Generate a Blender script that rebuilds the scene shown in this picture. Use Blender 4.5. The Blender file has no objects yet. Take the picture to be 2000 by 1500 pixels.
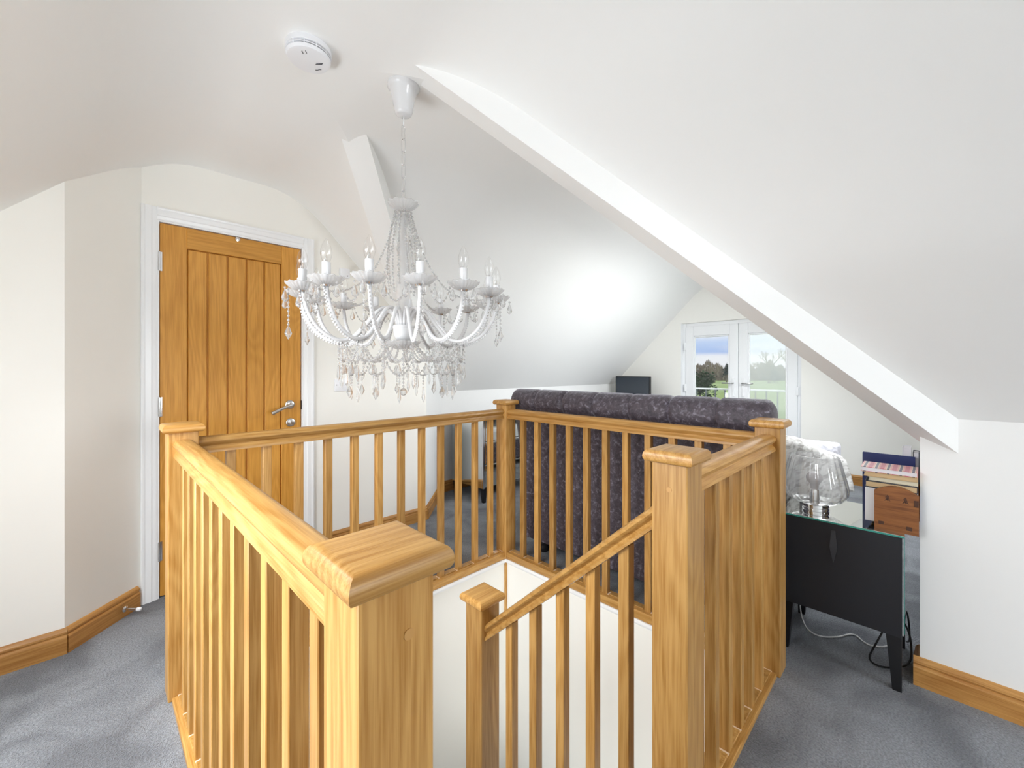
import bpy, bmesh, math, random
from math import sin, cos, pi, radians, sqrt
from mathutils import Vector, Matrix, Euler

rnd = random.Random(7)
S = bpy.context.scene
C = S.collection

# ------------------------------------------------------------------ camera, world, lights, exposure
CAMZ = 1.1925
cam = bpy.data.cameras.new('camera'); camo = bpy.data.objects.new('camera', cam); C.objects.link(camo)
camo.location = (0, 0, CAMZ); camo.rotation_euler = (pi/2, 0, -radians(45.1))
cam.sensor_width = 36; cam.lens = 36*812/2000; cam.shift_y = -28/2000; cam.clip_start = .02; cam.clip_end = 2000
S.camera = camo
vs = S.view_settings
vs.view_transform = 'Standard'; vs.look = 'None'; vs.gamma = 1; vs.use_curve_mapping = False
vs.exposure = 1.40
cy = S.cycles
cy.use_denoising = True; cy.use_adaptive_sampling = True; cy.adaptive_threshold = .025; cy.max_bounces = 12; cy.diffuse_bounces = 9; cy.glossy_bounces = 5
cy.transmission_bounces = 9; cy.transparent_max_bounces = 16; cy.sample_clamp_indirect = 6
cy.caustics_reflective = False; cy.caustics_refractive = False

W = bpy.data.worlds.new('sky'); S.world = W; W.use_nodes = True
nt = W.node_tree; N = nt.nodes; LK = nt.links
bg = N['Background']
tc = N.new('ShaderNodeTexCoord'); sep = N.new('ShaderNodeSeparateXYZ'); LK.new(tc.outputs['Generated'], sep.inputs[0])
mp = N.new('ShaderNodeMapping'); mp.inputs['Scale'].default_value = (1.2, 1.2, 9); LK.new(tc.outputs['Generated'], mp.inputs[0])
no = N.new('ShaderNodeTexNoise'); no.inputs['Scale'].default_value = 1.6; no.inputs['Detail'].default_value = 5
LK.new(mp.outputs[0], no.inputs['Vector'])
rp = N.new('ShaderNodeValToRGB'); LK.new(sep.outputs['Z'], rp.inputs[0])
el = rp.color_ramp.elements
el[0].position = 0.0; el[0].color = (.92, .95, 1, 1)
el[1].position = 1.0; el[1].color = (.62, .76, .97, 1)
for p_, c_ in ((.030, (.93, .96, 1, 1)), (.038, (.42, .58, .92, 1)), (.060, (.55, .70, .97, 1)), (.078, (.93, .96, 1, 1)), (.14, (.72, .83, .98, 1)), (.4, (.8, .88, 1, 1))):
    e = el.new(p_); e.color = c_
rp2 = N.new('ShaderNodeValToRGB'); LK.new(no.outputs[0], rp2.inputs[0])
rp2.color_ramp.elements[0].position = .56; rp2.color_ramp.elements[1].position = .80
mx = N.new('ShaderNodeMixRGB'); LK.new(rp2.outputs[0], mx.inputs[0]); LK.new(rp.outputs[0], mx.inputs[1]); mx.inputs[2].default_value = (.97, .98, 1, 1)
LK.new(mx.outputs[0], bg.inputs[0]); bg.inputs[1].default_value = .355

def area(name, loc, target, sx, sy, power, col=(1, 1, 1), spread=180):
    l = bpy.data.lights.new(name, 'AREA'); l.shape = 'RECTANGLE'; l.size = sx; l.size_y = sy; l.energy = power; l.color = col; l.spread = radians(spread)
    o = bpy.data.objects.new(name, l); C.objects.link(o); o.location = loc
    o.rotation_euler = (Vector(target)-Vector(loc)).to_track_quat('-Z', 'Y').to_euler()
    return o
# daylight by left roof window and French doors; other lamps are added unseen fill
area('roof_window_daylight', (-.74, 1.15, 1.58), (.26, 1.15, .58), 1.25, .90, 14.2, (.93, .97, 1), 115)  # window out of view, placed because light falls from the left
area('far_slope_added_fill', (1.72, -1.55, 1.74), (.72, -1.55, .74), 1.2, .80, 6, (.93, .97, 1))  # added fill behind the camera for the left slope and walls
area('rear_added_fill', (1.48, -4.32, 1.35), (1.40, 0, 1.35), 1.25, 1.3, 48, (.93, .97, 1))  # added fill from behind the view, mainly for the door wall
area('eaves_added_fill', (-1.30, 1.2, .50), (0, 1.2, 1.45), 1.7, .45, 8.2, (.93, .97, 1), 130)  # added low lamp, unseen, that lifts the ceiling
area('bedroom_slope_added_fill', (3.7, .52, 1.86), (3.7, 1.52, .86), 1.5, .95, 29, (.95, .98, 1), 165)  # added lamp, unseen, to brighten the dark bedroom slope
area('french_door_daylight', (6.7, 1.65, 3.1), (5.2, 1.65, .6), 2.2, 1.8, 30, (.93, .97, 1))
area('hall_added_fill', (.75, -.52, -1.75), (1.15, 1.93, -1.0), .9, .9, 12, (.93, .97, 1))  # added lamp below the landing that brightens the stairwell walls

# ------------------------------------------------------------------ materials
def M(name):
    m = bpy.data.materials.new(name); m.use_nodes = True
    return m, m.node_tree.nodes, m.node_tree.links, m.node_tree.nodes['Principled BSDF']
def plain(name, col, rough=.5, metal=0, bump=0, bscale=200, spec=None, coat=0):
    m, N, K, b = M(name)
    b.inputs['Base Color'].default_value = (*col, 1); b.inputs['Roughness'].default_value = rough; b.inputs['Metallic'].default_value = metal
    if spec is not None: b.inputs['Specular IOR Level'].default_value = spec
    if coat: b.inputs['Coat Weight'].default_value = coat
    n = N.new('ShaderNodeTexNoise'); n.inputs['Scale'].default_value = bscale
    t = N.new('ShaderNodeTexCoord'); K.new(t.outputs['Object'], n.inputs['Vector'])
    if bump:
        bp = N.new('ShaderNodeBump'); bp.inputs['Strength'].default_value = bump; bp.inputs['Distance'].default_value = .002
        K.new(n.outputs[0], bp.inputs['Height']); K.new(bp.outputs[0], b.inputs['Normal'])
    return m
def paint(name, col, rough=.75):
    m, N, K, b = M(name)
    t = N.new('ShaderNodeTexCoord'); n = N.new('ShaderNodeTexNoise'); n.inputs['Scale'].default_value = 3; n.inputs['Detail'].default_value = 4
    K.new(t.outputs['Object'], n.inputs['Vector'])
    r = N.new('ShaderNodeValToRGB'); K.new(n.outputs[0], r.inputs[0])
    r.color_ramp.elements[0].color = (col[0]*.985, col[1]*.985, col[2]*.98, 1); r.color_ramp.elements[1].color = (*col, 1)
    K.new(r.outputs[0], b.inputs['Base Color']); b.inputs['Roughness'].default_value = rough; b.inputs['Specular IOR Level'].default_value = .25
    n2 = N.new('ShaderNodeTexNoise'); n2.inputs['Scale'].default_value = 260; K.new(t.outputs['Object'], n2.inputs['Vector'])
    bp = N.new('ShaderNodeBump'); bp.inputs['Strength'].default_value = .05; bp.inputs['Distance'].default_value = .001
    K.new(n2.outputs[0], bp.inputs['Height']); K.new(bp.outputs[0], b.inputs['Normal'])
    return m
def oak(name, axis, light=(.555, .314, .098), dark=(.37, .174, .036), rough=.36, var=.22):
    m, N, K, b = M(name)
    t = N.new('ShaderNodeTexCoord'); oi = N.new('ShaderNodeObjectInfo')
    ad = N.new('ShaderNodeVectorMath'); ad.operation = 'ADD'
    mu = N.new('ShaderNodeMath'); mu.operation = 'MULTIPLY'; mu.inputs[1].default_value = 37; K.new(oi.outputs['Random'], mu.inputs[0])
    K.new(t.outputs['Object'], ad.inputs[0]); K.new(mu.outputs[0], ad.inputs[1])
    def nz(along, across, detail, dist=0, scale=1):
        mp = N.new('ShaderNodeMapping'); sc = [across]*3; sc[axis] = along; mp.inputs['Scale'].default_value = sc
        K.new(ad.outputs[0], mp.inputs[0])
        n = N.new('ShaderNodeTexNoise'); n.inputs['Scale'].default_value = scale; n.inputs['Detail'].default_value = detail; n.inputs['Distortion'].default_value = dist
        K.new(mp.outputs[0], n.inputs['Vector']); return n.outputs[0]
    big = nz(1.1, 7.5, 1.2, .3)
    m1 = N.new('ShaderNodeMath'); m1.operation = 'MULTIPLY'; m1.inputs[1].default_value = 85; K.new(big, m1.inputs[0])
    sn = N.new('ShaderNodeMath'); sn.operation = 'SINE'; K.new(m1.outputs[0], sn.inputs[0])
    fine = nz(10, 420, 3, 0); mid = nz(3, 95, 4, .3)
    def mix(a, bb, f):
        x = N.new('ShaderNodeMath'); x.operation = 'MULTIPLY_ADD'; K.new(a, x.inputs[0]); x.inputs[1].default_value = f
        if isinstance(bb, float): x.inputs[2].default_value = bb
        else: K.new(bb, x.inputs[2])
        return x.outputs[0]
    f = mix(sn.outputs[0], mix(fine, mix(mid, -.22, .80), .68), .075)
    r = N.new('ShaderNodeValToRGB'); K.new(f, r.inputs[0])
    r.color_ramp.elements[0].position = .30; r.color_ramp.elements[0].color = (*dark, 1)
    r.color_ramp.elements[1].position = .68; r.color_ramp.elements[1].color = (*light, 1)
    hs = N.new('ShaderNodeHueSaturation'); K.new(r.outputs[0], hs.inputs['Color'])
    mr = N.new('ShaderNodeMapRange'); K.new(oi.outputs['Random'], mr.inputs[0]); mr.inputs[3].default_value = 1-var; mr.inputs[4].default_value = 1+var*.6
    K.new(mr.outputs[0], hs.inputs['Value'])
    K.new(hs.outputs[0], b.inputs['Base Color'])
    b.inputs['Roughness'].default_value = rough; b.inputs['Specular IOR Level'].default_value = .42
    bp = N.new('ShaderNodeBump'); bp.inputs['Strength'].default_value = .12; bp.inputs['Distance'].default_value = .001
    K.new(fine, bp.inputs['Height']); K.new(bp.outputs[0], b.inputs['Normal'])
    return m
OAK = [oak('oak_x', 0), oak('oak_y', 1), oak('oak_z', 2)]
DOAK = [oak('door_oak_x', 0, (.66, .315, .052), (.50, .215, .026), .46, .10), None, oak('door_oak_z', 2, (.66, .315, .052), (.50, .215, .026), .46, .10)]
SKO = [oak('skirt_oak_x', 0, (.56, .29, .085), (.38, .165, .04)), oak('skirt_oak_y', 1, (.56, .29, .085), (.38, .165, .04))]
PEG = plain('oak_peg_wood', (.47, .25, .075), .4)
PALE = plain('pale_groove_wood', (.78, .60, .42), .6, bump=.1)
IVORY = paint('ivory_wall_paint', (.91, .897, .85))
WHITE = paint('white_ceiling_paint', (.93, .93, .92))
GLOSSW = plain('white_gloss_trim', (.88, .89, .90), .3)
UPVC = plain('white_upvc', (.88, .89, .90), .28)
PLASTIC = plain('white_plastic', (.86, .87, .90), .35)
SLOT = plain('dark_slot', (.05, .05, .06), .6)
ENAMEL = plain('white_enamel', (.74, .74, .75), .25, coat=.3)
CHROME = plain('chrome', (.78, .78, .79), .12, 1)
SATIN = plain('satin_nickel', (.62, .61, .60), .28, 1)
BLACK = plain('black_board', (.012, .013, .018), .55, bump=.05)
LEGB = plain('black_leg_wood', (.008, .008, .010), .4)
MIRROR = plain('mirror_glass', (.88, .90, .88), .02, 1)
TEAL = plain('green_glass_edge', (.06, .36, .30), .15)
def glassy(name, ior=1.45, tint=(1, 1, 1), rough=0.0, whiten=0.0):
    m, N, K, b = M(name); N.remove(b)
    out = N['Material Output']
    g = N.new('ShaderNodeBsdfGlass'); g.inputs['IOR'].default_value = ior; g.inputs['Color'].default_value = (*tint, 1); g.inputs['Roughness'].default_value = rough
    last = g.outputs[0]
    if whiten:
        d = N.new('ShaderNodeBsdfDiffuse'); d.inputs[0].default_value = (.92, .92, .93, 1)
        x = N.new('ShaderNodeMixShader'); x.inputs[0].default_value = whiten; K.new(last, x.inputs[1]); K.new(d.outputs[0], x.inputs[2]); last = x.outputs[0]
    K.new(last, out.inputs[0]); return m
def thin_glass(name, milk=0.0, refl=.9):
    """thin clear sheet: straight transmission, mirror reflection growing towards grazing angles"""
    m, N, K, b = M(name); N.remove(b); out = N['Material Output']
    tr = N.new('ShaderNodeBsdfTransparent'); gl = N.new('ShaderNodeBsdfGlossy'); gl.inputs['Roughness'].default_value = .01
    lw = N.new('ShaderNodeLayerWeight'); pw = N.new('ShaderNodeMath'); pw.operation = 'POWER'; pw.inputs[1].default_value = 4; K.new(lw.outputs['Facing'], pw.inputs[0])
    sc = N.new('ShaderNodeMath'); sc.operation = 'MULTIPLY_ADD'; sc.inputs[1].default_value = refl*.7; sc.inputs[2].default_value = .05*refl; K.new(pw.outputs[0], sc.inputs[0])
    x = N.new('ShaderNodeMixShader'); K.new(sc.outputs[0], x.inputs[0]); K.new(tr.outputs[0], x.inputs[1]); K.new(gl.outputs[0], x.inputs[2]); last = x.outputs[0]
    if milk:
        d = N.new('ShaderNodeBsdfTranslucent'); d.inputs[0].default_value = (1, 1, 1, 1)
        y = N.new('ShaderNodeMixShader'); y.inputs[0].default_value = milk; K.new(last, y.inputs[1]); K.new(d.outputs[0], y.inputs[2]); last = y.outputs[0]
    K.new(last, out.inputs[0]); return m
def crystal(name, ior, wglass, wtrans, wmilk):
    """clear acrylic: refraction, some straight transmission and a little cloudiness"""
    m, N, K, b = M(name); N.remove(b); out = N['Material Output']
    g = N.new('ShaderNodeBsdfGlass'); g.inputs['IOR'].default_value = ior
    t = N.new('ShaderNodeBsdfTransparent'); d = N.new('ShaderNodeBsdfTranslucent'); d.inputs[0].default_value = (.97, .97, .98, 1)
    e = N.new('ShaderNodeBsdfDiffuse'); e.inputs[0].default_value = (.95, .95, .96, 1)
    ad = N.new('ShaderNodeMixShader'); ad.inputs[0].default_value = .5; K.new(d.outputs[0], ad.inputs[1]); K.new(e.outputs[0], ad.inputs[2])
    x = N.new('ShaderNodeMixShader'); x.inputs[0].default_value = wtrans/(wglass+wtrans); K.new(g.outputs[0], x.inputs[1]); K.new(t.outputs[0], x.inputs[2])
    y = N.new('ShaderNodeMixShader'); y.inputs[0].default_value = wmilk; K.new(x.outputs[0], y.inputs[1]); K.new(ad.outputs[0], y.inputs[2])
    K.new(y.outputs[0], out.inputs[0]); return m
CRYSTAL = crystal('clear_crystal', 1.42, .7, .3, .12)
BEADG = crystal('crystal_bead', 1.35, .55, .45, .22)
PANG = crystal('pressed_glass', 1.3, .5, .5, .40)
BULBG = thin_glass('bulb_glass', .0, 1.2)
LAMPG = thin_glass('lamp_glass', .08, 1.5)
PANE = thin_glass('window_pane'); GLARE_PANE = thin_glass('glare_milked_pane', .26)  # second pane's milkiness imitates veiling glare on clear glass

def carpet():
    m, N, K, b = M('grey_carpet')
    t = N.new('ShaderNodeTexCoord')
    def nz(s, d=3, dist=0):
        n = N.new('ShaderNodeTexNoise'); n.inputs['Scale'].default_value = s; n.inputs['Detail'].default_value = d; n.inputs['Distortion'].default_value = dist
        K.new(t.outputs['Object'], n.inputs['Vector']); return n.outputs[0]
    a = nz(3.2, 4, .8); f = nz(420, 2); g = nz(150, 3)
    r = N.new('ShaderNodeValToRGB'); K.new(a, r.inputs[0])
    r.color_ramp.elements[0].position = .38; r.color_ramp.elements[0].color = (.150, .163, .190, 1)
    r.color_ramp.elements[1].position = .62; r.color_ramp.elements[1].color = (.345, .370, .412, 1)
    r2 = N.new('ShaderNodeValToRGB'); K.new(g, r2.inputs[0]); r2.color_ramp.elements[0].position = .3; r2.color_ramp.elements[1].position = .7
    r2.color_ramp.elements[0].color = (.60, .60, .60, 1); r2.color_ramp.elements[1].color = (1.30, 1.30, 1.30, 1)
    x = N.new('ShaderNodeMixRGB'); x.blend_type = 'MULTIPLY'; x.inputs[0].default_value = 1; K.new(r.outputs[0], x.inputs[1]); K.new(r2.outputs[0], x.inputs[2])
    K.new(x.outputs[0], b.inputs['Base Color']); b.inputs['Roughness'].default_value = 1; b.inputs['Specular IOR Level'].default_value = .1
    b.inputs['Sheen Weight'].default_value = .35; b.inputs['Sheen Roughness'].default_value = .6
    ad = N.new('ShaderNodeMath'); ad.operation = 'MULTIPLY_ADD'; K.new(f, ad.inputs[0]); ad.inputs[1].default_value = .8; K.new(g, ad.inputs[2])
    bp = N.new('ShaderNodeBump'); bp.inputs['Strength'].default_value = 1; bp.inputs['Distance'].default_value = .010
    K.new(ad.outputs[0], bp.inputs['Height']); K.new(bp.outputs[0], b.inputs['Normal']); return m
CARPET = carpet()
def velvet(name, cols, scale=46, rough=.42):
    m, N, K, b = M(name)
    t = N.new('ShaderNodeTexCoord'); n = N.new('ShaderNodeTexNoise'); n.inputs['Scale'].default_value = scale; n.inputs['Detail'].default_value = 9; n.inputs['Distortion'].default_value = .55; n.inputs['Roughness'].default_value = .68
    K.new(t.outputs['Object'], n.inputs['Vector'])
    r = N.new('ShaderNodeValToRGB'); K.new(n.outputs[0], r.inputs[0]); e = r.color_ramp.elements
    e[0].position = .33; e[0].color = (*cols[0], 1); e[1].position = .74; e[1].color = (*cols[2], 1)
    q = e.new(.54); q.color = (*cols[1], 1)
    K.new(r.outputs[0], b.inputs['Base Color']); b.inputs['Roughness'].default_value = rough
    b.inputs['Sheen Weight'].default_value = .5; b.inputs['Sheen Roughness'].default_value = .35; b.inputs['Sheen Tint'].default_value = (.8, .78, .9, 1)
    bp = N.new('ShaderNodeBump'); bp.inputs['Strength'].default_value = .7; bp.inputs['Distance'].default_value = .006
    K.new(n.outputs[0], bp.inputs['Height']); K.new(bp.outputs[0], b.inputs['Normal']); return m
VELVET = velvet('mauve_crushed_velvet', ((.034, .027, .037), (.082, .066, .084), (.31, .295, .37)))
SILVERV = velvet('silver_velvet', ((.35, .35, .39), (.55, .55, .60), (.8, .8, .85)), 26)
def throwmat():
    m, N, K, b = M('cream_threaded_throw')
    t = N.new('ShaderNodeTexCoord'); mp = N.new('ShaderNodeMapping'); mp.inputs['Scale'].default_value = (10, 10, 55); K.new(t.outputs['Object'], mp.inputs[0])
    n = N.new('ShaderNodeTexNoise'); n.inputs['Scale'].default_value = 1; n.inputs['Detail'].default_value = 4; n.inputs['Distortion'].default_value = .6; K.new(mp.outputs[0], n.inputs['Vector'])
    r = N.new('ShaderNodeValToRGB'); K.new(n.outputs[0], r.inputs[0]); e = r.color_ramp.elements
    e[0].position = .36; e[0].color = (.40, .38, .36, 1); e[1].position = .52; e[1].color = (.76, .75, .73, 1)  # colour streaks: dark threads, deepened to show fold lines
    K.new(r.outputs[0], b.inputs['Base Color']); b.inputs['Roughness'].default_value = .8
    bp = N.new('ShaderNodeBump'); bp.inputs['Strength'].default_value = .4; bp.inputs['Distance'].default_value = .01
    K.new(n.outputs[0], bp.inputs['Height']); K.new(bp.outputs[0], b.inputs['Normal']); return m
THROW = throwmat()

# ------------------------------------------------------------------ mesh helpers
class B:
    """collects shapes into one bmesh"""
    def __init__(s): s.m = bmesh.new()
    def quadmesh(s, vs, fs):
        v = [s.m.verts.new(p) for p in vs]
        for f in fs:
            try: s.m.faces.new([v[i] for i in f])
            except ValueError: pass
        return s
    def box(s, x0, x1, y0, y1, z0, z1, bev=0, seg=1, rot=None):
        t = bmesh.new()
        bmesh.ops.create_cube(t, size=1)
        for v in t.verts: v.co = Vector(((x0+x1)/2+v.co.x*(x1-x0), (y0+y1)/2+v.co.y*(y1-y0), (z0+z1)/2+v.co.z*(z1-z0)))
        if bev: bmesh.ops.bevel(t, geom=t.edges[:], offset=bev, segments=seg, affect='EDGES', profile=.5)
        if rot: bmesh.ops.transform(t, matrix=rot, verts=t.verts[:])
        s.absorb(t); return s
    def absorb(s, t):
        idx = {}
        for v in t.verts: idx[v] = s.m.verts.new(v.co)
        for f in t.faces:
            try: s.m.faces.new([idx[v] for v in f.verts])
            except ValueError: pass
        t.free()
    def lathe(s, prof, seg=24, c=(0, 0, 0), axis=2, lobes=0, amp=0, close=False):
        rows = []
        for (r, z) in prof:
            row = []
            for k in range(seg):
                a = 2*pi*k/seg
                rr = r*(1+amp*cos(lobes*a)) if lobes else r
                p = (rr*cos(a), rr*sin(a), z)
                if axis == 1: p = (p[0], -p[2], p[1])
                if axis == 0: p = (-p[2], p[0], p[1])
                row.append(s.m.verts.new((p[0]+c[0], p[1]+c[1], p[2]+c[2])))
            rows.append(row)
        for i in range(len(rows)-1):
            for k in range(seg):
                a, b_, c_, d = rows[i][k], rows[i][(k+1) % seg], rows[i+1][(k+1) % seg], rows[i+1][k]
                s.m.faces.new((a, b_, c_, d))
        if close:
            s.m.faces.new(rows[0][::-1]); s.m.faces.new(rows[-1])
        return s
    def tube(s, pts, r, seg=8, caps=True, closed=False):
        pts = [Vector(p) for p in pts]; n = len(pts); rows = []
        rr = r if isinstance(r, (list, tuple)) else [r]*n
        up = Vector((0, 0, 1)); prev = None
        for i, p in enumerate(pts):
            if closed: d = pts[(i+1) % n]-pts[i-1]
            else: d = pts[min(i+1, n-1)]-pts[max(i-1, 0)]
            d.normalize()
            if prev is None:
                a = d.cross(up)
                if a.length < 1e-3: a = d.cross(Vector((1, 0, 0)))
            else: a = prev-d*prev.dot(d)
            a.normalize(); prev = a; b_ = d.cross(a)
            rows.append([s.m.verts.new(p+a*rr[i]*cos(2*pi*k/seg)+b_*rr[i]*sin(2*pi*k/seg)) for k in range(seg)])
        for i in range(n if closed else n-1):
            A_, B_ = rows[i], rows[(i+1) % n]
            for k in range(seg): s.m.faces.new((A_[k], A_[(k+1) % seg], B_[(k+1) % seg], B_[k]))
        if caps and not closed:
            s.m.faces.new(rows[0][::-1]); s.m.faces.new(rows[-1])
        return s
    def prism(s, prof, p0, p1, u, v):
        """sweep a closed 2D profile (a,b) -> a*u+b*v from p0 to p1"""
        u, v, p0, p1 = Vector(u), Vector(v), Vector(p0), Vector(p1)
        a = [s.m.verts.new(p0+u*x+v*y) for x, y in prof]; b_ = [s.m.verts.new(p1+u*x+v*y) for x, y in prof]
        n = len(prof)
        for k in range(n): s.m.faces.new((a[k], a[(k+1) % n], b_[(k+1) % n], b_[k]))
        s.m.faces.new(a[::-1]); s.m.faces.new(b_)
        return s
    def bead(s, p, r, sub=1, flat=None):
        t = bmesh.new(); bmesh.ops.create_icosphere(t, subdivisions=sub, radius=r)
        for v in t.verts: v.co = Vector((v.co.x+p[0], v.co.y+p[1], v.co.z+p[2]))
        s.absorb(t); return s
    def mesh(s, name, mats, smooth=False, fix=True, auto=None):
        if fix: bmesh.ops.recalc_face_normals(s.m, faces=s.m.faces[:])
        me = bpy.data.meshes.new(name); s.m.to_mesh(me); s.m.free()
        for m in (mats if isinstance(mats, (list, tuple)) else [mats]): me.materials.append(m)
        if smooth: me.polygons.foreach_set('use_smooth', [True]*len(me.polygons))
        if auto is not None:
            me.polygons.foreach_set('use_smooth', [True]*len(me.polygons)); me.set_sharp_from_angle(angle=radians(auto))
        return me
def put(name, me, parent=None, at=(0, 0, 0), rot=None):
    o = bpy.data.objects.new(name, me); C.objects.link(o); o.location = at
    if rot: o.rotation_euler = rot
    if parent: o.parent = parent
    return o
def thing(name, label, cat, at=(0, 0, 0), group=None, rot=None):
    o = put(name, None, None, at, rot); tag(o, label, cat, group); o.empty_display_size = .05; return o
def tag(o, label, cat, group=None, kind=None):
    if label: o['label'] = label
    if cat: o['category'] = cat
    if group: o['group'] = group
    if kind: o['kind'] = kind
    return o
def struct(name, me, label=None, at=(0, 0, 0), rot=None):
    o = put(name, me, None, at, rot); o['kind'] = 'structure'
    if label: o['label'] = label
    return o
def wbox(x0, x1, y0, y1, z0, z1, mat, bev=.0015, seg=1, auto=None):
    """centred box mesh + its centre"""
    c = ((x0+x1)/2, (y0+y1)/2, (z0+z1)/2)
    return B().box(x0-c[0], x1-c[0], y0-c[1], y1-c[1], z0-c[2], z1-c[2], bev, seg).mesh('box', mat, auto=auto), c
def part(name, parent, x0, x1, y0, y1, z0, z1, mat, bev=.0015, seg=1, po=None):
    me, c = wbox(x0, x1, y0, y1, z0, z1, mat, bev, seg)
    w = po if po is not None else worldloc(parent)
    return put(name, me, parent, (c[0]-w[0], c[1]-w[1], c[2]-w[2]))
def worldloc(o):
    v = Vector((0, 0, 0))
    while o: v += o.location; o = o.parent
    return v
def sub(p, o): w = worldloc(o); return (p[0]-w[0], p[1]-w[1], p[2]-w[2])
def catmull(P, n=6):
    P = [Vector(p) for p in P]; out = []
    for i in range(len(P)-1):
        a, b_, c_, d = P[max(i-1, 0)], P[i], P[i+1], P[min(i+2, len(P)-1)]
        for k in range(n):
            t = k/n
            out.append(.5*((2*b_)+(c_-a)*t+(2*a-5*b_+4*c_-d)*t*t+(3*b_-a-3*c_+d)*t**3))
    out.append(P[-1]); return out

# ------------------------------------------------------------------ the room: dimensions (x runs to the bedroom, y to the oak door)
ZC = 2.305                      # flat ceiling
T0R, T0L = .915, .23           # where landing slopes start (x)
BL, BR = 2.015, 1.285            # where bedroom slopes start (y)
COV = .19
GX = 5.55                      # gable
KN = 3.34                      # bedroom knee wall, y
KR = -.02                      # other bedroom knee wall, y
RW = 2.207                     # wall on the right, x
DW = 2.83                      # door wall, y
LW = 2.572                     # wall left of the door, y
BACK = -4.2; LEFTX = -1.22
VX0, VX1, VY0, VY1 = .27, 1.88, .485, 1.93   # stairwell void
def zc(t):
    if t <= -COV: return ZC
    if t >= COV: return ZC-t
    return ZC-(t+COV)**2/(4*COV)
TS = [-COV+2*COV*i/14 for i in range(15)]

def floors():
    b = B()
    hx0, hx1, hy1 = VX0-.03, VX1+.012, VY1+.012
    for (x0, x1, y0, y1) in ((LEFTX-.1, GX+.1, BACK-.1, VY0), (LEFTX-.1, GX+.1, hy1, KN+.1), (LEFTX-.1, hx0, VY0, hy1), (hx1, GX+.1, VY0, hy1)):
        b.box(x0, x1, y0, y1, -.22, 0)
    struct('floor', b.mesh('floor', CARPET), 'grey carpet of the landing and bedroom')
floors()

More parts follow.
